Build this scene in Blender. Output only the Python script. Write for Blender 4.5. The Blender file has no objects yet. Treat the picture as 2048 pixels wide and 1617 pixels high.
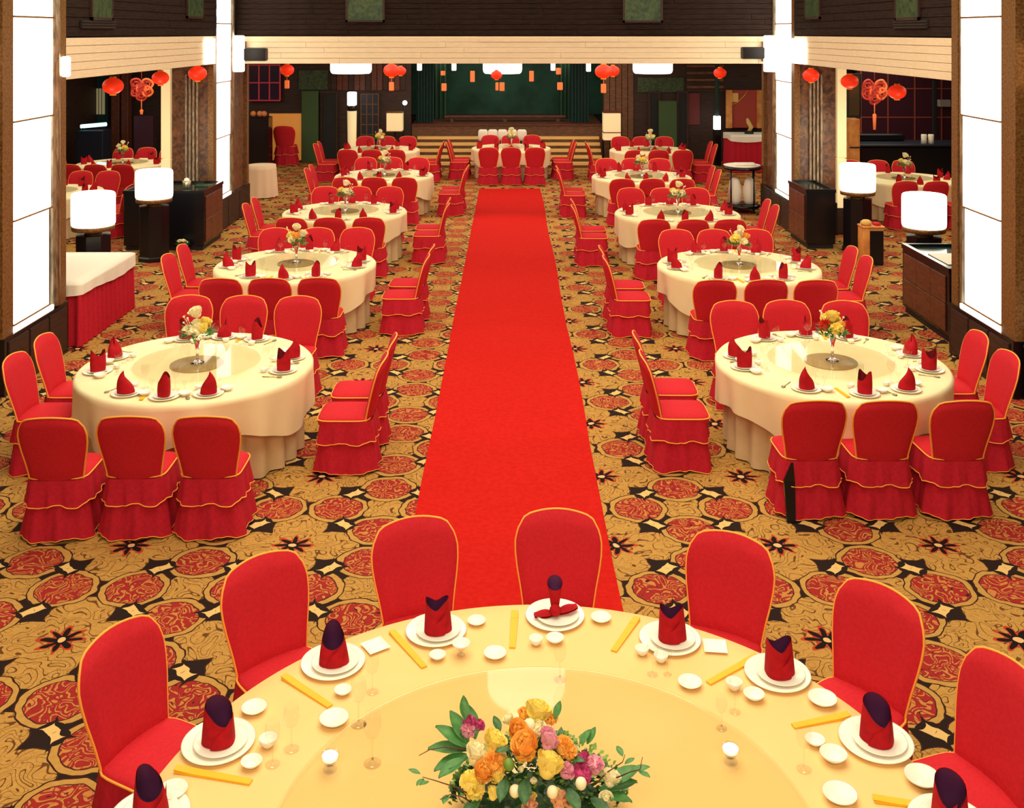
import bpy, math, random
from mathutils import Vector, Matrix
R_ = random.Random(7)
PI = math.pi
sc = bpy.context.scene
COL = sc.collection
# ------------------------------------------------------------------ camera, world, lights, exposure
F, H0, CX, HY = 2080.0, 3.78, 1020.0, 65.0
cam = bpy.data.cameras.new('camera'); cam.sensor_width = 36; cam.lens = 36*F/2048
cam.shift_x = (1024-CX)/2048; cam.shift_y = -(808.5-HY)/2048; cam.clip_end = 200
co = bpy.data.objects.new('camera', cam); COL.objects.link(co)
co.location = (0, 0, H0); co.rotation_euler = (PI/2, 0, 0); sc.camera = co
sc.view_settings.view_transform = 'Standard'
try: sc.view_settings.look = 'None'
except Exception: pass
sc.view_settings.gamma = 1.0; sc.view_settings.use_curve_mapping = False
sc.view_settings.exposure = 0.0
w = bpy.data.worlds.new('world'); sc.world = w; w.use_nodes = True
w.node_tree.nodes['Background'].inputs[0].default_value = (1, .85, .65, 1)
w.node_tree.nodes['Background'].inputs[1].default_value = .05
def area(loc, rot, sx, sy, e, colr, name='area_light', spread=180):
    l = bpy.data.lights.new(name, 'AREA'); l.shape = 'RECTANGLE'; l.size = sx; l.size_y = sy
    l.energy = e; l.color = colr; l.spread = math.radians(spread)
    o = bpy.data.objects.new(name, l); COL.objects.link(o); o.location = loc; o.rotation_euler = rot
    return o
WARM = (1, .86, .62)
area((0, 8.3, 8.9), (0, 0, 0), 8.5, 12.6, 1290, WARM)              # main ceiling of the hall
area((0, 19.6, 8.9), (math.radians(-12), 0, 0), 8.5, 2.2, 520, WARM)           # added fill under the ceiling, evens the light at the far tables
area((0, 24.5, 3.40), (0, 0, 0), 9, 7, 300, (1, .86, .66))
area((0, 29.2, 3.40), (0, 0, 0), 7, 1.6, 60, (1, .84, .62))  # added light to brighten the stage steps
area((0, 32.2, 3.40), (math.radians(35), 0, 0), 5, 1.0, 60, (1, .95, .8))          # added light inside the stage, lifts the dark backdrop        # low ceiling before the stage
area((-8.6, 21.5, 3.40), (0, 0, 0), 3.6, 13, 260, WARM)
area((8.6, 21.5, 3.40), (0, 0, 0), 3.6, 13, 260, WARM)
area((0, -2.4, 6.2), (math.radians(68), 0, 0), 7, 2.5, 480, (1, .84, .58))   # added unseen fill behind the camera, lifts the hanging cloth fronts

# ------------------------------------------------------------------ helpers
def at(px, py, d): return Vector(((px-CX)*d/F, d, H0-(py-HY)*d/F))
def on(px, py, h=0.0):
    d = F*(H0-h)/(py-HY); return Vector(((px-CX)*d/F, d, h))

class MB:
    def __init__(s): s.v = []; s.f = []; s.sm = []
    def add(s, vs, fs, smooth=False):
        n = len(s.v); s.v += [tuple(v) for v in vs]
        for f in fs: s.f.append(tuple(i+n for i in f)); s.sm.append(smooth)
        return s
    def box(s, x0, y0, z0, x1, y1, z1):
        v = [(x0,y0,z0),(x1,y0,z0),(x1,y1,z0),(x0,y1,z0),(x0,y0,z1),(x1,y0,z1),(x1,y1,z1),(x0,y1,z1)]
        return s.add(v, [(3,2,1,0),(4,5,6,7),(0,1,5,4),(1,2,6,5),(2,3,7,6),(3,0,4,7)])
    def bevbox(s, x0, y0, z0, x1, y1, z1, b=.01):
        # chamfered box
        P = [(x0+b,y0),(x1-b,y0),(x1,y0+b),(x1,y1-b),(x1-b,y1),(x0+b,y1),(x0,y1-b),(x0,y0+b)]
        cx, cy = (x0+x1)/2, (y0+y1)/2
        def ring(z, k):
            return [(x + (b if x < cx else -b)*k, y + (b if y < cy else -b)*k, z) for x, y in P]
        v = ring(z0, 1)+ring(z0+b, 0)+ring(z1-b, 0)+ring(z1, 1); f = [tuple(range(7,-1,-1)), tuple(range(24, 32))]
        for r in range(3):
            for i in range(8): j = (i+1) % 8; f.append((r*8+i, r*8+j, r*8+8+j, r*8+8+i))
        return s.add(v, f)
    def lathe(s, prof, n=24, c=(0,0,0), cap0=False, cap1=False, smooth=True, sx=1, sy=1):
        v = []; f = []
        for r, z in prof:
            for i in range(n):
                a = 2*PI*i/n; v.append((c[0]+r*math.cos(a)*sx, c[1]+r*math.sin(a)*sy, c[2]+z))
        for k in range(len(prof)-1):
            for i in range(n): j = (i+1) % n; f.append((k*n+i, k*n+j, k*n+n+j, k*n+n+i))
        s.add(v, f, smooth)
        m = len(s.v)-len(v)
        if cap0: s.f.append(tuple(m+i for i in range(n-1, -1, -1))); s.sm.append(False)
        if cap1: s.f.append(tuple(m+(len(prof)-1)*n+i for i in range(n))); s.sm.append(False)
        return s
    def tube(s, pts, r, n=6, closed=False):
        pts = [Vector(p) for p in pts]; N = len(pts); v = []; f = []
        up = Vector((0.03, 0.05, 1)); prev = None
        for i, p in enumerate(pts):
            a = pts[(i-1) % N] if (closed or i > 0) else p; b = pts[(i+1) % N] if (closed or i < N-1) else p
            t = (b-a).normalized()
            if prev is None:
                x = t.cross(up)
                if x.length < .1: x = t.cross(Vector((1, 0, 0)))
            else: x = prev - t*prev.dot(t)
            if x.length < 1e-6: x = t.orthogonal()
            x.normalize(); prev = x; y = t.cross(x)
            rr = r[i] if isinstance(r, (list, tuple)) else r
            for k in range(n):
                q = 2*PI*k/n; v.append(p+x*math.cos(q)*rr+y*math.sin(q)*rr)
        for i in range(N if closed else N-1):
            j = (i+1) % N
            for k in range(n): l = (k+1) % n; f.append((i*n+k, i*n+l, j*n+l, j*n+k))
        if not closed: f.append(tuple(range(n-1, -1, -1))); f.append(tuple((N-1)*n+k for k in range(n)))
        return s.add(v, f, True)
    def grid(s, fn, nu, nv, closed=False, smooth=True, flip=False):
        v = []; f = []
        for j in range(nv+1):
            for i in range(nu if closed else nu+1): v.append(fn(i/nu, j/nv))
        W = nu if closed else nu+1
        for j in range(nv):
            for i in range(nu):
                k = (i+1) % W; q = (j*W+i, j*W+k, (j+1)*W+k, (j+1)*W+i)
                f.append(q[::-1] if flip else q)
        return s.add(v, f, smooth)
    def prism(s, pts, y0, y1):
        # outline in x,z extruded along y
        n = len(pts); v = [(x, y0, z) for x, z in pts]+[(x, y1, z) for x, z in pts]
        f = [tuple(range(n)), tuple(range(2*n-1, n-1, -1))]
        for i in range(n): j = (i+1) % n; f.append((i, i+n, j+n, j))
        return s.add(v, f)
    def sphere(s, r, c=(0,0,0), n=10, m=6, sz=1):
        prof = [(r*math.sin(PI*(k+.02)/(m+.04)), -r*sz*math.cos(PI*(k+.02)/(m+.04))) for k in range(m+1)]
        return s.lathe(prof, n, c, True, True)
    def xf(s, M, start=0):
        for i in range(start, len(s.v)): s.v[i] = tuple(M @ Vector(s.v[i]))
        return s
    def mesh(s, name, mat):
        me = bpy.data.meshes.new(name); me.from_pydata(s.v, [], s.f); me.update()
        me.polygons.foreach_set('use_smooth', s.sm)
        if mat: me.materials.append(mat)
        return me
    def build(s, name, mat, parent=None, loc=None, rz=0):
        o = bpy.data.objects.new(name, s.mesh(name, mat)); COL.objects.link(o)
        if parent: o.parent = parent
        if loc is not None: o.location = loc
        if rz: o.rotation_euler.z = rz
        return o

def tag(o, label, cat, group=None):
    o['label'] = label; o['category'] = cat
    if group: o['group'] = group
    elif 'group' in o: del o['group']
    return o
def thing(name, label, cat, loc=(0,0,0), rz=0, group=None):
    o = bpy.data.objects.new(name, None); COL.objects.link(o); o.location = loc; o.rotation_euler.z = rz
    o.empty_display_size = .1
    return tag(o, label, cat, group)
def struct(o): o['kind'] = 'structure'; return o
def link_me(name, me, parent=None, loc=(0,0,0), rz=0):
    o = bpy.data.objects.new(name, me); COL.objects.link(o); o.parent = parent; o.location = loc; o.rotation_euler.z = rz; return o
CH = {}
def kids(o):
    if o.name not in CH: CH[o.name] = [c for c in bpy.data.objects if c.parent == o]
    return CH[o.name]
def dup(root, loc, rz, label, group=None, cat=None, scale=None):
    r = root.copy(); COL.objects.link(r); r.location = loc; r.rotation_euler.z = rz; r['label'] = label
    if group: r['group'] = group
    if scale: r.scale = scale
    for ch in kids(root):
        c = ch.copy(); COL.objects.link(c); c.parent = r
        for g in kids(ch):
            d = g.copy(); COL.objects.link(d); d.parent = c
    return r
class Proto:
    """first use moves the built thing itself, later uses copy it"""
    def __init__(s, root): s.root = root; s.used = False
    def put(s, loc, rz, label, group=None):
        if not s.used:
            s.used = True; r = s.root; r.location = loc; r.rotation_euler.z = rz; r['label'] = label
            if group: r['group'] = group
            return r
        return dup(s.root, loc, rz, label, group)

# ------------------------------------------------------------------ materials
def mat(name, colr, rough=.6, metal=0, emis=None, es=0, trans=0, ior=1.45, spec=None, sheen=0, alpha=None):
    m = bpy.data.materials.new(name); m.use_nodes = True; b = m.node_tree.nodes['Principled BSDF']
    b.inputs['Base Color'].default_value = (*colr, 1); b.inputs['Roughness'].default_value = rough
    b.inputs['Metallic'].default_value = metal; b.inputs['IOR'].default_value = ior
    if trans: b.inputs['Transmission Weight'].default_value = trans
    if emis: b.inputs['Emission Color'].default_value = (*emis, 1); b.inputs['Emission Strength'].default_value = es
    if spec is not None: b.inputs['Specular IOR Level'].default_value = spec
    if sheen: b.inputs['Sheen Weight'].default_value = sheen; b.inputs['Sheen Roughness'].default_value = .5
    return m
def N(m, t): return m.node_tree.nodes.new(t)
def L(m, a, b): m.node_tree.links.new(a, b)
def noise_col(m, c1, c2, scale=8, detail=4, stretch=(1,1,1), bump=0, rough_var=False, lo=.35, hi=.65, dist=0):
    b = m.node_tree.nodes['Principled BSDF']; tc = N(m, 'ShaderNodeTexCoord'); mp = N(m, 'ShaderNodeMapping')
    mp.inputs['Scale'].default_value = stretch; L(m, tc.outputs['Object'], mp.inputs[0])
    n = N(m, 'ShaderNodeTexNoise'); n.inputs['Scale'].default_value = scale; n.inputs['Detail'].default_value = detail
    n.inputs['Distortion'].default_value = dist
    L(m, mp.outputs[0], n.inputs['Vector']); r = N(m, 'ShaderNodeValToRGB')
    r.color_ramp.elements[0].position = lo; r.color_ramp.elements[1].position = hi
    r.color_ramp.elements[0].color = (*c1, 1); r.color_ramp.elements[1].color = (*c2, 1)
    L(m, n.outputs[0], r.inputs[0]); L(m, r.outputs[0], b.inputs['Base Color'])
    if bump:
        bp = N(m, 'ShaderNodeBump'); bp.inputs['Strength'].default_value = bump; bp.inputs['Distance'].default_value = .01
        L(m, n.outputs[0], bp.inputs['Height']); L(m, bp.outputs[0], b.inputs['Normal'])
    return m
RED = noise_col(mat('red_fabric', (.72,.012,.012), .85, spec=.25), (.54,.015,.026), (.61,.018,.030), 60, 2, bump=.05)
RED2 = noise_col(mat('red_flounce', (.5,.012,.025), .85, spec=.25), (.46,.012,.030), (.56,.014,.032), 40, 2)
GOLD = mat('gold_piping', (1,.42,.06), .55)
RUNNER = noise_col(mat('runner_red', (.55,.012,.01), .95, spec=.08), (.50,.010,.007), (.57,.014,.010), 25, 4)
CLOTH = noise_col(mat('cream_cloth', (.92,.80,.52), .8), (.90,.77,.45), (.94,.83,.53), 3, 3)
CLOTHN = noise_col(mat('yellow_cloth', (.92,.66,.25), .75), (.88,.575,.225), (.91,.60,.25), 2, 3)
UNDER = noise_col(mat('beige_skirt', (.72,.55,.30), .85), (.66,.50,.27), (.75,.58,.33), 5, 3)
WHITE_CL = mat('white_cloth', (.93,.86,.74), .8)
PORC = mat('porcelain', (.94,.89,.78), .18)
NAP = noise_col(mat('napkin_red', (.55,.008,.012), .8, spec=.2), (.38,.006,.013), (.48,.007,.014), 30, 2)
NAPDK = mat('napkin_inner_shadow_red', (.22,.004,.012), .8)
NAPIN = mat('napkin_purple_lining', (.085,.010,.075), .7)
YEL = mat('yellow_sleeve', (.9,.48,.01), .5)
GLASS = mat('clear_glass', (1,1,1), .02, trans=1, ior=1.35)
def thin_glass(name, tint=(1,1,1), refl=.14):
    m = bpy.data.materials.new(name); m.use_nodes = True; nt = m.node_tree; nt.nodes.clear()
    o = nt.nodes.new('ShaderNodeOutputMaterial'); t = nt.nodes.new('ShaderNodeBsdfTransparent'); g = nt.nodes.new('ShaderNodeBsdfGlossy')
    t.inputs[0].default_value = (*tint, 1); g.inputs['Roughness'].default_value = .03; mx = nt.nodes.new('ShaderNodeMixShader')
    lw = nt.nodes.new('ShaderNodeFresnel'); lw.inputs[0].default_value = refl
    ge = nt.nodes.new('ShaderNodeNewGeometry'); sb = nt.nodes.new('ShaderNodeMath'); sb.operation = 'SUBTRACT'; sb.use_clamp = True
    nt.links.new(lw.outputs[0], sb.inputs[0]); nt.links.new(ge.outputs['Backfacing'], sb.inputs[1])
    nt.links.new(sb.outputs[0], mx.inputs[0]); nt.links.new(t.outputs[0], mx.inputs[1]); nt.links.new(g.outputs[0], mx.inputs[2])
    nt.links.new(mx.outputs[0], o.inputs[0]); return m
TGL = thin_glass('table_glass', (.985,.975,.94), 1.38)
WGL = thin_glass('wine_glass_clear', (.965,.965,.96), 1.75)
DARKW = noise_col(mat('dark_wood', (.05,.02,.012), .55), (.020,.009,.006), (.052,.020,.012), 3, 8, (1.2,1.2,14), .1)
DARKWY = DARKW
UPW = noise_col(mat('upper_wall_wood', (.03,.015,.01), .8, spec=.15), (.012,.007,.006), (.032,.016,.011), 3, 8, (1.2,1.2,14), .1)
REDW = noise_col(mat('red_wood', (.12,.03,.015), .4), (.085,.022,.012), (.16,.045,.022), 4, 7, (2,2,10))
BRONZE = noise_col(mat('bronze_frame', (.22,.10,.03), .4, .3), (.14,.06,.018), (.30,.15,.045), 40, 6, bump=.2)
MARBLE = noise_col(mat('brown_stone', (.12,.05,.025), .35), (.06,.025,.018), (.24,.10,.04), 7, 8, dist=1.5)
BLACK = mat('black_lacquer', (.006,.006,.008), .22)
BLKM = mat('black_matte', (.01,.01,.012), .6)
CREAM = noise_col(mat('cream_board', (.80,.64,.42), .6), (.82,.66,.44), (.90,.74,.52), 6, 5, (1,1,8))
SILVER = noise_col(mat('brushed_silver', (.6,.55,.42), .35, .7), (.25,.20,.13), (.60,.52,.38), 30, 5, (1,1,.2), .1)
FLUTE = noise_col(mat('worn_metal_flutes', (.3,.24,.16), .6, .2), (.20,.13,.08), (.48,.38,.26), 30, 5, (1,1,.3))
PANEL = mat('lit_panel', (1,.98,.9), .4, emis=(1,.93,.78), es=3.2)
SHADE = mat('lamp_shade_white', (1,.98,.9), .5, emis=(1,.93,.80), es=4.0)
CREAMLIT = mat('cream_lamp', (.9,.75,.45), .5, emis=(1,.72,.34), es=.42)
LANT = mat('lantern_red', (.85,.03,.008), .45, emis=(1,.035,.005), es=.45)
LANTO = mat('lantern_orange', (.85,.16,.04), .5, emis=(1,.22,.05), es=.35)
GREEN = noise_col(mat('stage_green', (.012,.06,.035), .8), (.008,.04,.022), (.02,.085,.05), 1.2, 4)
GCURT = mat('green_curtain', (.015,.05,.045), .8)
GPANE = noise_col(mat('green_pane', (.06,.12,.06), .4), (.012,.045,.022), (.065,.095,.035), 14, 5)
PLUM = mat('plum_glass', (.05,.012,.022), .25)
TEAL = mat('teal_light', (.1,.5,.55), .4, emis=(.35,.9,1), es=3)
NAVY = mat('navy_dark', (.01,.014,.03), .4)
ORANGE = noise_col(mat('orange_lit', (.7,.28,.07), .6), (.55,.18,.04), (.8,.36,.09), 4, 4)
CARDR = mat('maroon_panel', (.16,.02,.02), .5)
STEPW = mat('step_edge', (.92,.56,.18), .45)
STEPD = noise_col(mat('step_wood', (.10,.045,.02), .5), (.10,.04,.018), (.20,.085,.038), 6, 6, (1,1,6))
LEAF = noise_col(mat('leaf_green', (.035,.15,.03), .5), (.04,.16,.04), (.10,.30,.07), 20, 3)
LEAFD = noise_col(mat('leaf_dark', (.012,.06,.03), .5), (.015,.07,.03), (.07,.20,.05), 25, 3)
LEAFL = mat('leaf_light', (.18,.34,.05), .5)
FY = mat('petal_yellow', (1,.82,.20), .7); FO = mat('petal_orange', (1,.52,.10), .7)
FC = mat('petal_cream', (1,.92,.62), .7); FP = mat('petal_pink', (.85,.38,.50), .7)
FM = mat('petal_magenta', (.62,.07,.24), .7); FR = mat('petal_red', (.75,.05,.02), .6); FPE = mat('petal_peach', (.8,.42,.25), .6)
TWIG = mat('twig_brown', (.12,.05,.03), .7)
OLIVE = mat('tan_turntable_base', (.42,.29,.10), .4)
STONEF = STEPD

# carpet
def carpet():
    m = bpy.data.materials.new('patterned_carpet'); m.use_nodes = True; nt = m.node_tree; b = nt.nodes['Principled BSDF']
    b.inputs['Roughness'].default_value = .95; b.inputs['Specular IOR Level'].default_value = .1
    def inp(sock, v):
        if isinstance(v, (int, float)): sock.default_value = v
        else: nt.links.new(v, sock)
    def ma(op, a, b_=None, c=None, clamp=False):
        n = nt.nodes.new('ShaderNodeMath'); n.operation = op; n.use_clamp = clamp; inp(n.inputs[0], a)
        if b_ is not None: inp(n.inputs[1], b_)
        if c is not None: inp(n.inputs[2], c)
        return n.outputs[0]
    tc = nt.nodes.new('ShaderNodeTexCoord'); sp = nt.nodes.new('ShaderNodeSeparateXYZ')
    nt.links.new(tc.outputs['Object'], sp.inputs[0])
    def noise(scale, detail=1, dist=0):
        n = nt.nodes.new('ShaderNodeTexNoise'); n.inputs['Scale'].default_value = scale; n.inputs['Detail'].default_value = detail
        n.inputs['Distortion'].default_value = dist
        nt.links.new(tc.outputs['Object'], n.inputs['Vector']); return n
    wob = noise(9, 1); ws = nt.nodes.new('ShaderNodeSeparateColor'); nt.links.new(wob.outputs['Color'], ws.inputs[0])
    Lc = 1.19
    def fold(c, off, wv):
        x = ma('DIVIDE', ma('ADD', c, off), Lc)
        x = ma('ADD', x, ma('MULTIPLY', ma('SUBTRACT', wv, .5), .045))
        x = ma('FRACT', ma('ADD', x, .5)); return ma('ABSOLUTE', ma('SUBTRACT', x, .5))
    a = fold(sp.outputs[0], 2.79+119, ws.outputs[0]); c = fold(sp.outputs[1], -6.47+119, ws.outputs[1])
    u = ma('MAXIMUM', a, c); v = ma('MINIMUM', a, c)
    def dist(cu, cv, su=1, sv=1):
        x = ma('MULTIPLY', ma('SUBTRACT', u, cu), su); y = ma('MULTIPLY', ma('SUBTRACT', v, cv), sv)
        return ma('SQRT', ma('ADD', ma('MULTIPLY', x, x), ma('MULTIPLY', y, y)))
    dr = dist(.5, .2, 1.0, 1); dg = dist(.235, 0); dc = dist(.5, .5); df = dist(0, 0)
    def lt(x, t): return ma('LESS_THAN', x, t)
    def gt(x, t): return ma('GREATER_THAN', x, t)
    def mix(f, A, B):
        n = nt.nodes.new('ShaderNodeMix'); n.data_type = 'RGBA'
        inp(n.inputs[0], f)
        for k, s in ((6, A), (7, B)):
            if isinstance(s, tuple): n.inputs[k].default_value = (*s, 1)
            else: nt.links.new(s, n.inputs[k])
        return n.outputs[2]
    # swirl line work: contour lines of smooth noise
    n1 = noise(6.5, 0, .9).outputs[0]; n2 = noise(9.5, 0, .7).outputs[0]; n3 = noise(30, 2).outputs[0]
    c1 = ma('ABSOLUTE', ma('SUBTRACT', ma('FRACT', ma('MULTIPLY', n1, 6.0)), .5))    # 0..0.5
    c2 = ma('ABSOLUTE', ma('SUBTRACT', ma('FRACT', ma('MULTIPLY', n2, 6.5)), .5))
    gold = mix(n3, (.40,.205,.048), (.57,.325,.085))
    goldd = mix(lt(c1, .07), gold, (.13,.05,.015))
    goldd = mix(ma('MULTIPLY', lt(c2, .05), .7), goldd, (.22,.08,.02))
    redin = mix(lt(c2, .20), (.34,.022,.020), (.52,.21,.055))
    redin = mix(ma('MULTIPLY', gt(c2, .20), lt(c2, .25)), redin, (.06,.015,.012))
    redin = mix(gt(c1, .42), redin, (.30,.02,.025))
    dark = (.022,.012,.010)
    col = mix(lt(dc, .155), dark, goldd)
    col = mix(lt(dg, .182), col, (.05,.02,.01)); col = mix(lt(dg, .175), col, goldd)
    col = mix(lt(dr, .200), col, (.04,.015,.01)); col = mix(lt(dr, .192), col, gold)
    col = mix(lt(dr, .160), col, (.07,.018,.014)); col = mix(lt(dr, .153), col, redin)
    # four pointed star in the black gaps
    st = ma('ADD', ma('SQRT', ma('ABSOLUTE', ma('SUBTRACT', u, .295))), ma('SQRT', ma('ABSOLUTE', ma('SUBTRACT', v, .255))))
    col = mix(lt(st, .36), col, dark); col = mix(lt(dist(.295, .255), .062), col, dark)
    st2 = ma('ADD', ma('POWER', ma('ABSOLUTE', ma('SUBTRACT', u, .295)), .7), ma('POWER', ma('ABSOLUTE', ma('SUBTRACT', v, .255)), .7))
    col = mix(lt(st2, .125), col, (.72,.47,.17))
    # black flower
    ang = ma('ARCTAN2', v, u)
    rr = ma('ADD', .075, ma('MULTIPLY', .035, ma('COSINE', ma('MULTIPLY', ang, 8))))
    col = mix(lt(df, ma('ADD', rr, .022)), col, (.45,.05,.02)); col = mix(lt(df, rr), col, (.012,.008,.008)); col = mix(lt(df, .024), col, (.75,.45,.2))
    nt.links.new(col, b.inputs['Base Color'])
    return m
CARPET = carpet()

# ------------------------------------------------------------------ setting
struct(MB().box(-12, -3, -.06, 12, 31, 0).build('floor', CARPET))
XL, XR = -5.45, 5.3
struct(MB().box(XL-.3, -3.2, 9, XR+.3, 21.4, 9.2).build('ceiling', DARKW))
o = struct(MB().box(-12, 21.1, 3.45, 12, 31, 3.6).box(-12, -3, 3.45, -6.3, 21.1, 3.6).box(6.1, -3, 3.45, 12, 21.1, 3.6).box(-6.3, -3, 3.45, XL-.3, 19.25, 3.6).box(XR+.3, -3, 3.45, 6.1, 19.35, 3.6).build('ceiling', BLKM))
struct(MB().box(-12.2, -3, 0, -12, 31, 3.6).build('wall_left', DARKW))
struct(MB().box(12, -3, 0, 12.2, 31, 3.6).build('wall_right', DARKW))
struct(MB().box(-12, -3.2, 0, 12, -3, 9).build('wall_front', DARKW))
SX0, SX1 = at(822, 0, 30.5).x, at(1206, 0, 30.5).x
wbk = struct(MB().box(-12, 30.5, 0, SX0, 30.7, 3.5).build('wall_back', DARKW)); wbk2 = struct(MB().box(SX1, 30.5, 0, 12, 30.7, 3.5).build('wall_back', DARKW))
# upper walls over the beams, with real planks where they can be told apart
def planks(parent, origin, du, dn, width, rows, z0, dz, seglen, m, name='plank', seed=1):
    """rows of planks on a wall; du = unit vector along the wall, dn = outward normal"""
    rr = random.Random(seed); meshes = {}
    for r in range(rows):
        x = 0; off = rr.uniform(.3, 1)*seglen; first = True
        while x < width-1e-3:
            l = min(off if first else seglen, width-x); first = False
            if width-x-l < .15: l = width-x
            key = round(l, 3)
            if key not in meshes: meshes[key] = MB().bevbox(.002, 0, .003, l-.002, .022, dz-.003, .004).mesh(name, m)
            o = link_me(name, meshes[key], parent)
            t = rr.uniform(-.004, .003)
            M = Matrix((( du[0], dn[0], 0, origin[0]+du[0]*x+dn[0]*t), (du[1], dn[1], 0, origin[1]+du[1]*x+dn[1]*t), (0, 0, 1, z0+r*dz), (0,0,0,1)))
            o.matrix_local = M
            x += l
wb = struct(MB().box(-5.49, 20.88, 3.70, XR-.01, 21.1, 9).build('wall_back', UPW))
planks(wb, (-5.48, 20.879), (1, 0), (0, -1), 10.76, 7, 3.73, .105, 2.3, UPW, seed=2)
wl = struct(MB().box(XL-.3, -3, 3.68, XL, 19.27, 9).build('wall_left', UPW))
planks(wl, (XL+.001, 12.2), (0, 1), (1, 0), 7.05, 8, 3.73, .12, 1.9, UPW, seed=3)
wr = struct(MB().box(XR, -3, 3.68, XR+.3, 19.37, 9).build('wall_right', UPW))
planks(wr, (XR-.001, 12.2), (0, 1), (-1, 0), 7.12, 8, 3.73, .12, 1.9, UPW, seed=4)
# cream beams
b1 = struct(MB().box(-5.49, 20.85, 3.155, XR-.01, 21.1, 3.70).build('trim_1', CREAM))
planks(b1, (-5.48, 20.849), (1, 0), (0, -1), 10.76, 5, 3.155, .108, 2.8, CREAM, 'board', 5)
b2 = struct(MB().box(XL-.25, -3, 3.2, XL, 19.27, 3.68).build('trim_2', CREAM))
planks(b2, (XL+.001, 12.3), (0, 1), (1, 0), 6.95, 5, 3.2, .103, 2.8, CREAM, 'board', 6)
b3 = struct(MB().box(XR, -3, 3.2, XR+.25, 19.37, 3.68).build('trim_3', CREAM))
planks(b3, (XR-.001, 12.3), (0, 1), (-1, 0), 7.0, 5, 3.2, .103, 2.8, CREAM, 'board', 7)
# green panes and vent grilles in the upper walls
def upper_pane(n, px0, px1, zb, side, label=None):
    t = bpy.data.objects.new('window_%d' % n, None); COL.objects.link(t); t['kind'] = 'structure'
    if side == 0:
        zb -= .02; a, b = at(px0, 0, 20.8).x, at(px1, 0, 20.8).x
        MB().box(a, 20.82, zb, b, 20.857, 5.2).build('pane', GPANE, t)
        fm = MB()
        for x in (a-.04, b): fm.box(x, 20.80, zb-.04, x+.04, 20.857, 5.24)
        fm.box(a-.04, 20.80, zb-.04, b+.04, 20.857, zb); fm.box(a-.04, 20.80, 5.2, b+.04, 20.857, 5.24); fm.build('window_frame', DARKW, t)
    else:
        X = XL+.03 if side < 0 else XR-.03
        ys = sorted([abs(X)*F/abs(px0-CX), abs(X)*F/abs(px1-CX)])
        a, b = ys; x0, x1 = (X, X+.02) if side < 0 else (X-.02, X)
        MB().box(x0, a, zb, x1, b, 5.2).build('pane', GPANE, t)
        fm = MB(); e = .02
        fm.box(x0-.005, a-.04, zb-.04, x1+.005, a, 5.24).box(x0-.005, b, zb-.04, x1+.005, b+.04, 5.24).box(x0-.005, a-.04, zb-.04, x1+.005, b+.04, zb)
        fm.build('window_frame', DARKW, t)
upper_pane(1, 695, 765, 4.05, 0); upper_pane(2, 1250, 1322, 4.04, 0)
upper_pane(3, 183, 221, 3.98, -1); upper_pane(4, 374, 404, 4.06, -1)
upper_pane(5, 1612, 1640, 4.05, 1); upper_pane(6, 1795, 1838, 3.98, 1)
for side, p0, p1, lab in ((-1, 160, 228, 'dark louvred air grille in the wood wall above the left cream beam'), (1, 1790, 1857, 'dark louvred air grille in the wood wall above the right cream beam')):
    X = XL+.027 if side < 0 else XR-.027
    a, b = sorted([abs(X)*F/abs(p0-CX), abs(X)*F/abs(p1-CX)])
    t = thing('air_grille', lab, 'grille', (X, (a+b)/2, 3.83)); hw = (b-a)/2; s = 1 if side < 0 else -1
    x0, x1 = sorted((0, s*.012)); MB().box(x0, -hw, 0, x1, hw, .11).build('backing', BLKM, t)
    for k in range(3):
        x0, x1 = sorted((s*.012, s*.03)); MB().box(x0, -hw, .01+k*.037, x1, hw, .022+k*.037).build('slat', DARKW, t)

# ------------------------------------------------------------------ lit pillars
def pillar(X, side, Y0, Y1, p0, p1, label, kind):
    """side -1 = left row. X = plane facing the hall. p0,p1 = depth range of the lit panels"""
    s = side; t = thing('light_pillar', label, 'pillar', (X, (Y0+Y1)/2, 0))
    cy = (Y0+Y1)/2
    def bx(name, xi, xo, y0, y1, z0, z1, m, par=t):   # xi, xo: distance outward (+ = away from hall)
        a, b = sorted((s*xi, s*xo)); return MB().box(a, y0-cy, z0, b, y1-cy, z1).build(name, m, par)
    bx('shaft', .06, .78, Y0+.02, Y1-.02, 0, 8.99, MARBLE)
    bx('plinth', -.02, .80, Y0-.02, Y1+.02, 0, .60, BLACK)
    for k in range(3):
        w = (Y1-Y0-.2)/3; bx('plinth_panel', -.035, -.018, Y0+.06+k*(w+.04), Y0+.06+k*(w+.04)+w, .05, .55, DARKW)
    bx('frame_post', 0, .07, Y0, p0-.01, .6, 8.99, BRONZE)
    bx('frame_post', 0, .07, Y1-.16, Y1, .6, 8.99, BRONZE)
    bx('corner_post', -.004, .10, Y0-.03, Y0+.05, .6, 8.99, BRONZE)
    zs = [.68, 1.78, 2.83, 3.95, 5.1, 6.3, 7.5, 8.7]
    for r in range(7):
        q1 = p1 - (.10 if r == 0 else .05 if r == 1 else 0); n = 2 if r in (0, 1) else 3
        w = (q1-p0)/n
        for k in range(n):
            bx('light_panel', .0, .05, p0+k*w+.010, p0+(k+1)*w-.010, zs[r]+.012, zs[r+1]-.012, PANEL)
        bx('panel_rail', -.012, .055, p0-.01, q1+.02, zs[r]-.008, zs[r]+.008, BRONZE)
    bx('sill_light', -.01, .05, p0, p1, .605, .655, PANEL)
    w = Y1-.16-p1
    if w > .05:
        w = min(w, .2); m = MB().lathe([(w*.42, .62), (w*.42, 8.9)], 16, (s*.045, p1+w/2-cy, 0), True, True); m.build('silver_column', SILVER, t)
    return t
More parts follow.
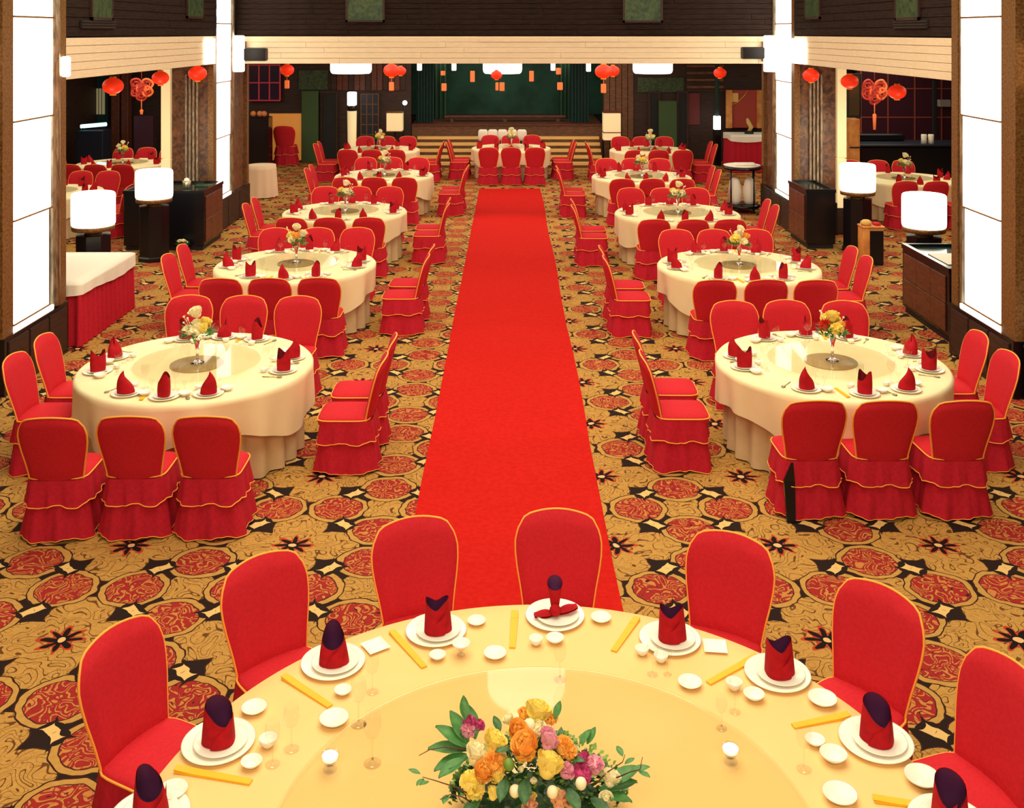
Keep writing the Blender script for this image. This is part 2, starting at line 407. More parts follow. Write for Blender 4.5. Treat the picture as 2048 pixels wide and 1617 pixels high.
pillar(-5.25, -1, 10.78, 12.30, 11.0, 11.95, 'brown framed pillar with glowing white panels at the left edge, nearest on the left', 'n')
pillar(5.20, 1, 10.72, 12.25, 11.02, 12.0, 'brown framed pillar with glowing white panels at the right edge, nearest on the right', 'n')
pl = pillar(-5.5, -1, 19.3, 21.9, 19.5, 20.5, 'glowing panel pillar behind the black counter on the left, far end of hall', 'f')
prr = pillar(5.3, 1, 19.4, 21.9, 19.6, 20.75, 'glowing panel pillar behind the black counter on the right, far end of hall', 'f')
for par, X, s, cy, Y0 in ((pl, -5.5, -1, 20.6, 19.3), (prr, 5.3, 1, 20.65, 19.4)):
    for k in range(4):
        a, b = sorted((s*(.28+k*.068), s*(.28+k*.068+.035)))
        MB().box(a, Y0-.035-cy, .5, b, Y0+.03-cy, 3.0).build('metal_strip', FLUTE, par)
    t = thing('corner_post', 'narrow cream post beside the fluted brown far pillar on the %s' % ('left' if s < 0 else 'right'), 'post', (X+s*.90, Y0+.1, 0))
    MB().box(-.09, -.08, 0, .09, .08, .5).build('base', DARKW, t)
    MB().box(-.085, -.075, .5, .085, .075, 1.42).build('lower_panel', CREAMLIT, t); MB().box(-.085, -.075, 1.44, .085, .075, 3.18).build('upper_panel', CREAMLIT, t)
for px0, px1, X, x0, x1, lab in ((405, 423, XL, .005, .05, 'left'), (1591, 1616, XR, -.05, -.005, 'right')):  # added glowing slabs stand for pillar light washed over the beam ends
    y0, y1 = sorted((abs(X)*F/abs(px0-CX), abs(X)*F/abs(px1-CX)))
    t = thing('wall_light', 'glowing white slab, added for pillar light on the far end of the %s side beam' % lab, 'light', (X+(.024 if X < 0 else -.024), (y0+y1)/2, 3.2)); h_ = (y1-y0)/2
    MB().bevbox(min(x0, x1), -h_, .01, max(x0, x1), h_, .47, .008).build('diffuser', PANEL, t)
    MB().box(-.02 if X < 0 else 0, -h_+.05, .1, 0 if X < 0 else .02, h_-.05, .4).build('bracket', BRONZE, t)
# small sconces at the beam ends
for px0, px1, lab in ((467, 487, 'left'), (1529, 1552, 'right')):
    a, b = at(px0, 0, 20.6).x, at(px1, 0, 20.6).x
    t = thing('wall_light', 'tall white box light at the %s end of the cream beam' % lab, 'light', ((a+b)/2, 20.62, 3.0))
    MB().bevbox(-(b-a)/2, -.08, 0, (b-a)/2, .08, .72, .015).build('diffuser', PANEL, t); MB().box(-(b-a)/2, .08, .2, (b-a)/2, .21, .6).build('bracket', BRONZE, t)
t = thing('wall_light', 'tiny white light on the frame of the nearest left pillar', 'light', (-5.2, 12.18, 3.38))
MB().bevbox(-.045, -.05, -.12, .04, .05, .12, .015).build('diffuser', PANEL, t); MB().box(-.05, -.03, -.08, -.04, .03, .08).build('bracket', BRONZE, t)

# ------------------------------------------------------------------ chairs
def hw(v):      # backrest half width along height 0..1
    pts = [(0,.198),(.15,.202),(.35,.218),(.55,.238),(.72,.250),(.85,.251),(1,.240)]
    for (a, p), (b, q) in zip(pts, pts[1:]):
        if v <= b: return p+(q-p)*(v-a)/(b-a)
    return pts[-1][1]
def back_pt(u, v, off):
    # u -1..1, v 0..1 ; top is an arch with shoulders
    au = abs(u)
    top = .955 - .040*au**2 - .050*max(0, (au-.74)/.26)**2.4
    z = .40 + (top-.40)*v
    x = u*hw(v*.98)
    if v > .85: x *= 1-.03*((v-.85)/.15)**2
    y = -.215 - .20*max(0, z-.46) - .05*max(0, z-.46)**2*4*.6 + .035*u*u
    e = max(0, 1-au**7)**.5*max(0, 1-max(0, (v-.55)/.45)**9)**.5
    e *= min(1, .25+v*4.5)
    return (x, y+off*e, z)
def rim_pts(off, n=14):
    pts = []
    for k in range(n+1): pts.append((-1, k/n))
    for k in range(1, n): pts.append((-1+2*k/n, 1))
    for k in range(n+1): pts.append((1, 1-k/n))
    res = []
    for u, v in pts:
        p = back_pt(u, v, 0); res.append((p[0], p[1]+off, p[2]))
    return res
def srect(th, ax, ay, p=5):
    c, s = math.cos(th), math.sin(th)
    r = (abs(c)**p+abs(s)**p)**(-1/p); return ax*r*c, ay*r*s
def make_chair(label):
    t = thing('banquet_chair', label, 'chair')
    mb = MB()
    mb.grid(lambda u, v: back_pt(2*u-1, v, .028), 16, 14); mb.grid(lambda u, v: back_pt(2*u-1, v, -.028), 16, 14, flip=True)
    # side rim
    mb.build('backrest', RED, t)
    k = MB(); k.tube(rim_pts(-.004), .0068, 6); k.build('backrest_piping', GOLD, t)
    s = MB()
    def seat(u, v):
        th = 2*PI*u
        prof = [(.97,.40),(1.0,.425),(1.0,.445),(.985,.458),(.93,.470),(.6,.482),(.2,.487),(.001,.488)]
        r, z = prof[round(v*7)]
        x, y = srect(th, .222*r, .228*r, 6); return (x, y+.012, z)
    s.grid(seat, 40, 7, True); s.build('seat', RED, t)
    sp = MB().tube([(lambda p: (p[0], p[1]+.012, .452))(srect(2*PI*i/48, .2235, .2295, 6)) for i in range(48)], .006, 6, True)
    sp.build('seat_piping', GOLD, t)
    def ruffle(z0, z1, f0, f1, nw, amp, ph, seed):
        rr = random.Random(seed); phs = [rr.uniform(-.5, .5) for _ in range(3)]
        def fn(u, v):
            th = 2*PI*u
            wv = math.sin(nw*th+ph+.7*math.sin(3*th+phs[0])) + .4*math.sin((2*nw+3)*th+phs[1])
            wv = wv if abs(u-1) > 1e-9 else wv
            g = v**.8
            a = f0+(f1-f0)*v + amp*g*wv
            x, y = srect(th, a, a*1.02, 5.5)
            return (x, y-.008, z0+(z1-z0)*v + .011*v*math.sin((nw-4)*th+phs[2]*4))
        return fn
    f1 = ruffle(.445, .262, .222, .248, 11, .0105, .3, 3)
    f2 = ruffle(.290, .018, .222, .264, 9, .0145, 1.1, 5)
    # integer frequencies so it closes
    for nm, fn, hem in (('upper_flounce', f1, 'flounce_trim'), ('lower_flounce', f2, 'hem_trim')):
        o = MB().grid(fn, 110, 6, True).build(nm, RED2 if nm[0] == 'l' else RED2, t)
        MB().tube([fn(i/110, 1) for i in range(110)], .005 if nm[0] == 'u' else .0035, 4, True).build(hem, GOLD, o)
    return t
def srn(): pass
chair = Proto(make_chair('chair'))
def put_chair(x, y, ang, label, group):
    return chair.put((x, y, 0), ang, label, group)

# ------------------------------------------------------------------ table pieces
def table_meshes(Rt, zb, corner, seed, under_r):
    def cloth(u, v):
        th = 2*PI*u; wv = math.sin(14*th+seed)+.5*math.sin(23*th+2*seed)+.5*math.sin(9*th+seed*3)
        if v < .35:
            r = Rt*(v/.35)*.985; return (r*math.cos(th), r*math.sin(th), .775)
        k = (v-.35)/.65
        if k < .12: return (Rt*(.985+.02*k/.12)*math.cos(th), Rt*(.985+.02*k/.12)*math.sin(th), .775-.006*k/.12)
        k = (k-.12)/.88
        bot = zb - corner*abs(math.cos(2*(th+.25+seed*.3)))**3
        r = Rt*1.006 + .010 + .018*k*wv - .02*k + .008*k
        return (r*math.cos(th), r*math.sin(th), .765-(.765-bot)*k)
    top = MB().grid(cloth, 150, 20, True)
    def und(u, v):
        th = 2*PI*u; r = under_r + (.012+.02*v)*math.sin(26*th+seed)+.006*math.sin(41*th); return (r*math.cos(th), r*math.sin(th), .74-.725*v)
    return top, MB().grid(und, 150, 4, True)
vs = {}
CT = [table_meshes(1.02, .46, .16, sd, .93) for sd in (.4, 1.7, 2.9)]
cloth_me = [c[0].mesh('tablecloth', CLOTH) for c in CT]; under_me = [c[1].mesh('table_skirt', UNDER) for c in CT]
def make_round_table():
    t = thing('round_table', 'x', 'table')
    MB().lathe([(.001, .735), (.99, .735), (.995, .75), (.99, .764), (.001, .764)], 48).build('tabletop', DARKW, t)
    for k in range(4):
        a = PI/4+k*PI/2; MB().tube([(.5*math.cos(a), .5*math.sin(a), .735), (.62*math.cos(a), .62*math.sin(a), .0)], .022, 8).build('leg', BLKM, t)
    return t
rt = Proto(make_round_table())
def make_turn():
    t = thing('lazy_susan', 'x', 'turntable')
    MB().lathe([(.001, 0), (.235, 0), (.235, .012), (.001, .012)], 40).build('base', OLIVE, t)
    MB().lathe([(.001, .014), (.555, .014), (.56, .014), (.565, .018), (.56, .024), (.555, .024), (.02,.024), (.001, .024)], 64).build('glass_disc', TGL, t)
    return t
turn = Proto(make_turn())
# flower meshes
def petal(mb, ang, r, cup, tilt, zc, wd):
    st = len(mb.v)
    def fn(u, v):
        x = (u-.5)*2*wd*math.sin(min(1, v*1.15+.12)*PI*.62); rad = r*v**.8; z = cup*v**2
        return (x, rad, z + .12*r*(1-abs(2*u-1))*v)
    def fn2(u, v):
        x, y, z = fn(u, v); y -= .35*abs(x)*abs(x)/max(wd, 1e-4); return (x, y, z)
    mb.grid(fn2, 4, 4)
    M = Matrix.Translation((0, 0, zc)) @ Matrix.Rotation(ang, 4, 'Z') @ Matrix.Rotation(tilt, 4, 'X'); mb.xf(M, st)
def rose_mesh(r=.05, m=None, rings=5, name='rose', seed=1):
    rr = random.Random(seed); mb = MB()
    for k in range(rings):
        f = (k+1)/rings; n = 3+k
        for i in range(n):
            petal(mb, 2*PI*i/n+k*.7+rr.uniform(-.1, .1), r*(.35+.65*f), r*(1.0-.35*f), math.radians(62-52*f)+rr.uniform(-.1, .1), r*.1*(1-f), r*(.28+.38*f))
    mb.sphere(r*.55, (0, 0, r*.15), 8, 5); return mb.mesh(name, m)
def mum_mesh(r, m, name='carnation', seed=1, n=60):
    rr = random.Random(seed); mb = MB()
    for i in range(n):
        th = rr.uniform(0, 2*PI); ph = math.acos(rr.uniform(-.1, 1)); st = len(mb.v)
        w = r*.22
        mb.add([(-w, 0, r*.5), (w, 0, r*.5), (w*1.4, .15*w, r*.92), (0, 0, r*1.05), (-w*1.4, .15*w, r*.92)], [(0,1,2,3,4)], True)
        mb.xf(Matrix.Rotation(th, 4, 'Z') @ Matrix.Rotation(ph, 4, 'Y') @ Matrix.Rotation(rr.uniform(0, 3), 4, 'Z'), st)
    mb.sphere(r*.7, (0, 0, 0), 8, 5); return mb.mesh(name, m)
def leaf_mesh(l, w, m, name='leaf', bend=.2):
    return MB().grid(lambda u, v: ((u-.5)*2*w*math.sin(PI*min(1, v*.96+.02))**.8, l*v, -bend*l*v*v + .25*abs(u-.5)*w*2), 4, 6).mesh(name, m)
def foliage(n, R, zr, l, w, seed, m, up=.3):
    rr = random.Random(seed); mb = MB()
    for i in range(n):
        st = len(mb.v); ll = l*rr.uniform(.6, 1.2); ww = w*rr.uniform(.7, 1.2)
        mb.add([(0,0,0), (ww, ll*.45, .1*ll), (0, ll, -.05*ll), (-ww, ll*.45, .1*ll)], [(0,1,2,3)], True)
        a = rr.uniform(0, 2*PI); q = R*rr.uniform(.1, 1)**.6
        mb.xf(Matrix.Translation((q*math.cos(a), q*math.sin(a), rr.uniform(0, zr)*(1-.6*q/R))) @ Matrix.Rotation(a-PI/2+rr.uniform(-.9, .9), 4, 'Z') @ Matrix.Rotation(rr.uniform(-.2, 1.1)+up*.3, 4, 'X'), st)
    return mb
fl = {}
for key, m_ in (('y', FY), ('o', FO), ('c', FC), ('p', FP), ('m', FM), ('r', FR), ('e', FPE)):
    fl[key] = (rose_mesh(.05, m_, seed=ord(key)), mum_mesh(.045, m_, seed=ord(key)))
def put_fl(par, key, kind, loc, s, tilt=(0, 0), nm=None):
    me = fl[key][kind]; o = link_me(nm or ('rose' if kind == 0 else 'carnation'), me, par, loc)
    o.rotation_euler = (tilt[0], tilt[1], R_.uniform(0, 6)); o.scale = (s, s, s); return o
def make_vase(kind):
    t = thing('flower_vase', 'x', 'vase')
    zt = .17
    MB().lathe([(.001,0),(.05,0),(.052,.004),(.03,.012),(.011,.03),(.010,.09),(.016,.13),(.026,.165),(.028,.185)], 20).build('glass_stem', GLASS, t)
    f = foliage(70, .10, .10, .07, .017, 4+kind, LEAF).build('foliage', LEAF, t); f.location = (0, 0, .20)
    f['kind'] = 'stuff'
    rr = random.Random(20+kind)
    sets = {0: 'ccycyc', 1: 'yyyroy', 2: 'cccyoc'}[kind]
    for i, k in enumerate(sets):
        a = i*2.4; q = .0 if i == 0 else .065
        o = put_fl(t, k, i % 2, (q*math.cos(a), q*math.sin(a), (.34 if i == 0 else .27)+rr.uniform(-.02, .05)), rr.uniform(1.0, 1.35), (rr.uniform(-.5, .5), rr.uniform(-.5, .5)), 'flower')
    for i in range(5):
        a = rr.uniform(0, 6.28); e = (.10*math.cos(a), .10*math.sin(a), .36+rr.uniform(-.04, .05))
        sp = MB().tube([(0, 0, .15), (e[0]*.5, e[1]*.5, .28), e], .0018, 4).sphere(.009, e, 6, 4)
        sp.build('sprig', FR if i == 0 else FC, t)
    return t
vases = [Proto(make_vase(k)) for k in range(3)]
# small tableware
def napkin_crown(peaks=2, seed=0):
    t = thing('napkin', 'x', 'napkin'); rr = random.Random(seed)
    ph = [rr.uniform(-.3, .3) for _ in range(4)]
    def fn(off):
        def g(u, v):
            th = 2*PI*u
            top = .085+.045*(.5+.5*math.cos(peaks*th+ph[0]))**1.3+.012*math.sin(th+ph[1])
            r = (.040+.010*v-.012*v*v)*(1+.10*math.sin(3*th+ph[2]))-off
            return (r*math.cos(th)*1.08, r*math.sin(th)*.85, .002+top*v)
        return g
    MB().grid(fn(0), 28, 6, True).build('folded_cloth', NAP, t)
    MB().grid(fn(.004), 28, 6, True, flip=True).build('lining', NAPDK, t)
    return t
def napkin_cone(seed=0):
    t = thing('napkin', 'x', 'napkin'); rr = random.Random(seed); sl = rr.uniform(-.2, .2)
    def g(off):
        def q(u, v):
            th = 2*PI*u; top = .100+.030*math.cos(th+sl)
            r = (.046*(1-v**2.6)**.8+.003)*(1+.07*math.sin(3*th+sl*9))-off*(1-v)
            return (r*math.cos(th)+.012*v, r*math.sin(th)*.9, .002+top*v)
        return q
    MB().grid(g(0), 24, 7, True).build('folded_cloth', NAP, t)
    MB().tube([(.046, .006, .01), (.044, .010, .06), (.022, .008, .115)], [.006, .007, .003], 6).build('fold', NAP, t)
    return t
naps = [Proto(napkin_crown(2, 1)), Proto(napkin_cone(2)), Proto(napkin_crown(2, 5)), Proto(napkin_cone(9))]
def lathe_thing(name, cat, parts):
    t = thing(name, 'x', cat)
    for nm, prof, m in parts: MB().lathe(prof, 28).build(nm, m, t)
    return t
def solid(name, cat, prof, m, n=32):
    o = MB().lathe(prof, n).build(name, m); tag(o, 'x', cat); return o
plate = Proto(solid('plate', 'plate', [(.001,.003),(.075,.003),(.08,0),(.085,.002),(.125,.013),(.128,.016),(.122,.016),(.085,.007),(.001,.007)], PORC))
side_plate = Proto(solid('side_plate', 'plate', [(.001,.003),(.055,.003),(.058,0),(.062,.002),(.090,.012),(.092,.015),(.088,.014),(.06,.006),(.001,.006)], PORC))
bowl = Proto(solid('bowl', 'bowl', [(.001,.004),(.022,.004),(.024,0),(.027,.004),(.045,.018),(.056,.033),(.054,.033),(.042,.02),(.02,.009),(.001,.008)], PORC))
saucer = Proto(solid('saucer', 'saucer', [(.001,.003),(.025,.003),(.027,0),(.03,.003),(.048,.012),(.05,.015),(.047,.014),(.028,.007),(.001,.006)], PORC))
cup = Proto(solid('cup', 'cup', [(.001,.003),(.014,.003),(.016,0),(.018,.004),(.030,.018),(.035,.036),(.033,.036),(.027,.02),(.012,.008),(.001,.007)], PORC, 20))
wine = Proto(lathe_thing('wine_glass', 'glass', [('foot', [(.001,0),(.034,0),(.035,.002),(.008,.007),(.004,.015)], WGL), ('stem', [(.004,.014),(.0035,.09),(.006,.098)], WGL), ('bowl', [(.004,.097),(.022,.11),(.034,.14),(.035,.165),(.030,.20)], WGL)]))
shot = Proto(lathe_thing('liquor_glass', 'glass', [('foot', [(.001,0),(.022,0),(.023,.002),(.006,.007)], WGL), ('stem', [(.005,.006),(.004,.035),(.005,.04)], WGL), ('bowl', [(.004,.039),(.014,.047),(.021,.07),(.022,.085)], WGL)]))
tumbler = None and Proto(solid('tumbler', 'glass', [(.001,.0),(.026,0),(.028,.004),(.034,.10),(.033,.10),(.026,.01),(.001,.008)], WGL, 20))
def make_sleeve():
    t = thing('chopsticks', 'x', 'chopsticks')
    MB().add([(-.013,-.13,0),(.013,-.13,0),(.016,.10,0),(-.016,.10,0),(-.013,-.13,.006),(.013,-.13,.006),(.016,.10,.009),(-.016,.10,.009)], [(3,2,1,0),(4,5,6,7),(0,1,5,4),(1,2,6,5),(2,3,7,6),(3,0,4,7)]).build('paper_sleeve', YEL, t)
    MB().add([(-.016,.05,.009),(.016,.06,.009),(.014,.105,.011),(-.015,.104,.011),(-.016,.05,.007),(.016,.06,.007),(.014,.105,.009),(-.015,.104,.009)], [(0,1,2,3),(7,6,5,4),(0,4,5,1),(2,6,7,3)]).build('fold', YEL, t)
    return t
sleeve = Proto(make_sleeve())
def make_fork():
    o = MB().tube([(0,-.09,.004),(0,.02,.004),(0,.05,.006)], [.004,.003,.003], 6).lathe([(.001,.002),(.016,.004),(.018,.007),(.001,.005)], 12, (0,.062,0), sy=1.5).build('spoon', SILVER)
    return tag(o, 'x', 'spoon')
spoon = Proto(make_fork())

SEATN = ['near-left', 'near-middle', 'near-right', 'right-side near', 'right-side far', 'far-right', 'far-middle', 'far-left', 'left-side far', 'left-side near']
def round_set(cx, cy, tname, detail, variant, vkind, G=1.30, roff=1.40, loff=1.30, seats=range(10), fs=.58, tlabel=None, nst=0.0):
    rr = random.Random(int(cx*100+cy*37))
    rt.put((cx, cy, 0), rr.uniform(0, 1), tlabel[0], 'round banquet tables')
    c = link_me('tablecloth', cloth_me[variant], None, (cx, cy, 0), rr.uniform(-.1, .1)); tag(c, 'cream tablecloth draped over the '+tname, 'tablecloth', 'cream tablecloths')
    u = link_me('table_skirt', under_me[variant], None, (cx, cy, 0)); tag(u, 'beige floor-length under cloth of the '+tname, 'tablecloth', 'beige under cloths')
    zt = .776
    turn.put((cx, cy, zt), 0, 'round glass lazy susan on the '+tname, 'glass lazy susans')
    vases[vkind].put((cx+.01, cy-.02, zt+.025), rr.uniform(0, 6), 'stemmed vase of small flowers in the middle of the '+tname, 'table flower vases').scale = (1.18, 1.18, 1.12)
    pos = [(-fs, -G, 0), (0, -G, 0), (fs, -G, 0), (roff, -.30, PI/2), (roff, .30, PI/2), (fs, G, PI), (0, G, PI), (-fs, G, PI), (-loff, .30, -PI/2), (-loff, -.30, -PI/2)]
    for i in seats:
        x, y, a = pos[i]
        put_chair(cx+x+rr.uniform(-.015, .015), cy+y+rr.uniform(-.02, .02), a+rr.uniform(-.04, .04)+(.12 if i == 0 else -.12 if i == 2 else 0)*nst, 'red covered chair, %s seat of the %s' % (SEATN[i], tname), 'red covered chairs')
    for i in range(10):
        x, y, a = pos[i]; th = math.atan2(y, x*1.12 if i in (0, 2, 5, 7) else x)
        th += rr.uniform(-.03, .03)
        r = .84; px, py = cx+r*math.cos(th), cy+r*math.sin(th); sname = '%s seat, %s' % (SEATN[i], tname)
        def rel(ax, rad): return (cx+rad*math.cos(th)-ax*math.sin(th), cy+rad*math.sin(th)+ax*math.cos(th))
        if detail >= 1:
            plate.put((px, py, zt), rr.uniform(0, 6), 'round white plate at '+sname, 'white plates')
        if detail >= 2:
            side_plate.put((px, py, zt+.008), rr.uniform(0, 6), 'small white plate under the napkin at '+sname, 'small white plates')
        nz = zt+(.015 if detail >= 2 else .008 if detail >= 1 else 0)
        naps[(i*3+variant+int(cy)) % 4].put((px, py, nz), th+rr.uniform(-.6, .6), 'red folded napkin at '+sname, 'red folded napkins').scale = (1.45, 1.45, 1.4)
        if detail >= 1:
            q = rel(.16, .80); bowl.put((*q, zt), 0, 'white bowl at '+sname, 'white bowls')
            q = rel(.03, .66); wine.put((*q, zt), 0, 'clear wine glass at '+sname, 'wine glasses')
        if detail >= 2:
            q = rel(.11, .67); shot.put((*q, zt), 0, 'little clear liquor glass at '+sname, 'liquor glasses')
            q = rel(-.06, .685); cup.put((*q, zt), 0, 'small white cup at '+sname, 'white cups')
            q = rel(-.175, .82); (sleeve if i in (1, 6) else spoon).put((*q, zt+.0005), th-PI/2+rr.uniform(-.15, .15), ('yellow chopstick sleeve at the ' if i in (1, 6) else 'metal spoon at the ')+sname, 'chopsticks in yellow sleeves' if i in (1, 6) else 'metal spoons')
ORD = ['nearest', 'second', 'third', 'fourth', 'farthest']
LT = [(-2.83, 9.40), (-2.78, 13.5), (-2.77, 17.46), (-2.65, 21.9), (-3.35, 26.7)]
RT = [(2.92, 9.47), (2.94, 13.4), (2.78, 17.3), (2.74, 21.7), (3.58, 26.6)]
for side, TT in (('left', LT), ('right', RT)):
    for i, (cx, cy) in enumerate(TT):
        nm = '%s %s table' % (ORD[i], side)
        det = 2 if i < 2 else 1 if i < 4 else 0
        if i < 4:
            lf, rf = ((1.20, 1.42) if side == 'left' else (1.42, 1.17)) if i == 0 else ((1.28, 1.42) if side == 'left' else (1.42, 1.26))
        else: lf = rf = 1.30
        round_set(cx, cy, nm, det, i % 3, (0, 2, 0, 0, 2)[i] if side == 'left' else (1, 2, 0, 2, 0)[i], G=((1.42,1.2,1.25,1.28,1.28) if side == 'left' else (1.15,1.18,1.25,1.28,1.28))[i], roff=rf, loff=lf,
                  tlabel=['round banquet table under cream cloth, %s one on the %s of the red runner' % (ORD[i], side)])
round_set(.03, 27.1, 'centre table before the stage', 0, 1, 0, G=1.22, tlabel=['round banquet table in front of the stage steps at the end of the runner'], roff=1.33, loff=1.33)
round_set(-8.9, 23.9, 'far left aisle table', 0, 0, 2, tlabel=['round table with flowers in the left side aisle, farther one'])
round_set(-8.75, 19.6, 'near left aisle table', 0, 2, 0, tlabel=['round table in the left side aisle behind the lamps, nearer one'], seats=(0,1,2,3,4,5,6,7))
round_set(8.1, 21.4, 'right aisle table', 0, 1, 0, tlabel=['round table in the right side aisle behind the drum lamps'])
round_set(9.5, 17.6, 'near right aisle table', 0, 0, 2, tlabel=['round table in the right side aisle, nearer one by the pillar'], seats=(0,1,2,5,6,7,8,9))

for c_ in [o for o in bpy.data.objects if o.get('label') == 'red covered chair, near-left seat of the nearest right table']:
    c_['label'] = 'red covered chair with an exposed black leg, near-left seat of the nearest right table'
    lg = MB().add([(-.225,-.315,0),(-.16,-.315,0),(-.16,-.285,0),(-.225,-.285,0),(-.235,-.262,.30),(-.15,-.262,.30),(-.15,-.235,.30),(-.235,-.235,.30),(-.175,-.250,.44),(-.16,-.250,.44),(-.16,-.24,.44),(-.175,-.24,.44)],
        [(3,2,1,0),(0,1,5,4),(1,2,6,5),(2,3,7,6),(3,0,4,7),(4,5,9,8),(5,6,10,9),(6,7,11,10),(7,4,8,11),(8,9,10,11)]).build('leg', BLACK, c_)
    lg['label'] = 'exposed shiny black leg'
# ------------------------------------------------------------------ red runner
def runner():
    def f(u, v): return ((-.735+1.47*u)+.012*math.sin(v*23)*(1 if u > .5 else .6), 4.2+20.9*v, .012+.003*math.sin(v*60+u*3))
    mb = MB().grid(f, 6, 160); mb.grid(lambda u, v: (f(u, v)[0], f(u, v)[1], .0005), 6, 1, flip=True)
    mb.grid(lambda u, v: (f(0, u)[0], f(0, u)[1], f(0, u)[2]*v), 160, 1); mb.grid(lambda u, v: (f(1, u)[0], f(1, u)[1], f(1, u)[2]*(1-v)), 160, 1)
    mb.grid(lambda u, v: (f(u, 1)[0], f(u, 1)[1], f(u, 1)[2]*v), 6, 1)
    return mb
tag(runner().build('carpet_runner', RUNNER), 'long bright red carpet runner down the middle of the patterned floor', 'carpet')

# ------------------------------------------------------------------ foreground table
FX, FY_, FR_ = .13, 3.9, 1.60
def big_table():
    t = thing('round_table', 'large round foreground table under smooth yellow cloth', 'table', (FX, FY_, 0), 0)
    MB().lathe([(.001,.73),(FR_-.02,.73),(FR_-.012,.745),(FR_-.02,.757),(.001,.757)], 72).build('tabletop', DARKW, t)
    for k in range(6):
        a = k*PI/3; MB().tube([(1.1*math.cos(a), 1.1*math.sin(a), .73), (1.15*math.cos(a), 1.15*math.sin(a), 0)], .03, 8).build('leg', BLKM, t)
    def cl(u, v):
        th = 2*PI*u
        if v < .4: r = FR_*(v/.4)*.99; return (r*math.cos(th), r*math.sin(th), .76)
        k = (v-.4)/.6
        if k < .15: r = FR_*(.99+.012*k/.15); return (r*math.cos(th), r*math.sin(th), .76-.008*k/.15)
        k = (k-.15)/.85; r = FR_*1.002+.004+.02*k*math.sin(30*th)+.01*k
        return (r*math.cos(th), r*math.sin(th), .752-.70*k)
    c = MB().grid(cl, 200, 16, True).build('tablecloth', CLOTHN); c.location = (FX, FY_, 0)
    tag(c, 'smooth pale yellow tablecloth on the large foreground table', 'tablecloth')
big_table()
ZT = .7605
g = thing('lazy_susan', 'large round glass turntable on the foreground table', 'turntable', (FX, FY_-.02, ZT))
MB().lathe([(.001,0),(.30,0),(.30,.012),(.001,.012)], 40).build('base', CLOTHN, g)
MB().lathe([(.001,.014),(1.02,.014),(1.03,.014),(1.04,.019),(1.031,.0248),(1.03,.025),(1.02,.025),(.02,.025),(.001,.025)], 120).build('glass_disc', TGL, g)
FCH = [(-63, 'leftmost'), (-41, 'second from left'), (-18, 'third from left'), (4, 'middle, on the runner'), (30, 'third from right'), (52, 'second from right'), (70.5, 'rightmost, cut by the frame')]
for d, n_ in FCH:
    a = math.radians(d); r = 1.925
    put_chair(FX+r*math.sin(a), FY_+r*math.cos(a), PI-a, 'red covered chair at the large foreground table, '+n_, 'red chairs at the foreground table')
# napkin rolls with a dark lining
def napkin_roll(seed, style):
    t = thing('napkin', 'x', 'napkin'); rr = random.Random(seed); lean = rr.uniform(-.2, .2)
    def f(off):
        def g(u, v):
            th = 2*PI*u*1.12 - .3
            if style == 0: top = .125+.050*math.cos(th-PI/2)             # high at the back, open to the front
            elif style == 1: top = .120+.045*abs(math.cos(th))**1.4
            else: top = .130+.045*math.cos(th-PI*.7)
            r = (.050-.007*v+.004*math.sin(3*th+seed))*(1+.05*u)-off
            r *= 1-.16*v*v*(1 if style == 0 else .3)
            return (r*math.cos(th)*1.02+lean*.03*v, r*math.sin(th)*.92, .001+top*v)
        return g
    MB().grid(f(0), 34, 8).build('folded_cloth', NAP, t); MB().grid(f(.0035), 34, 8, flip=True).build('lining', NAPIN, t)
    # diagonal overlapping flap at the front
    def fl_(u, v):
        th = -PI/2+(-.55+1.1*u)+.35*v; r = .054-.006*v; top = .095+.02*u
        return (r*math.cos(th)*1.02, r*math.sin(th)*.95, .002+top*v*(.55+.45*u))
    MB().grid(fl_, 8, 6).build('flap', NAP, t)
    return t
def napkin_bow():
    t = thing('napkin', 'x', 'napkin')
    def lobe(a, l, w, h):
        mb = MB(); st = 0
        mb.grid(lambda u, v: ((u-.5)*2*w*(.25+.75*math.sin(PI*(.1+.75*v))), l*v, .012+h*v+.02*math.cos((u-.5)*PI)*math.sin(PI*v)), 8, 8)
        mb.grid(lambda u, v: ((u-.5)*2*w*(.25+.75*math.sin(PI*(.1+.75*v))), l*v, .004+h*v), 8, 8, flip=True)
        mb.xf(Matrix.Rotation(a, 4, 'Z')); return mb
    lobe(math.radians(100), .11, .030, .0).build('left_tail', NAP, t); lobe(math.radians(-75), .12, .030, .02).build('right_tail', NAP, t)
    def rollp(off):
        def g(u, v):
            th = 2*PI*u; r = (.018+.022*v)-off; return (r*math.cos(th), .01+r*math.sin(th)*.8+.02*v, .02+.13*v+.025*v*math.sin(th))
        return g
    MB().grid(rollp(0), 20, 6, True).build('roll', NAP, t); MB().grid(rollp(.003), 20, 6, True, flip=True).build('lining', NAPIN, t)
    MB().sphere(.03, (0, -.015, .032), 12, 8).build('knot', NAP, t)
    return t
nroll = [Proto(napkin_roll(3, 0)), Proto(napkin_roll(8, 1)), Proto(napkin_roll(5, 2))]
bow = napkin_bow()
charger = Proto(solid('charger_plate', 'plate', [(.001,.004),(.09,.004),(.095,0),(.10,.003),(.150,.014),(.153,.018),(.147,.018),(.10,.009),(.001,.009)], PORC, 48))
mplate = Proto(solid('dinner_plate', 'plate', [(.001,.004),(.065,.004),(.07,0),(.075,.003),(.110,.014),(.112,.018),(.107,.017),(.07,.008),(.001,.008)], PORC, 40))
PN = ['leftmost', 'second from left', 'third from left', 'fourth from left', 'third from right', 'second from right', 'rightmost']
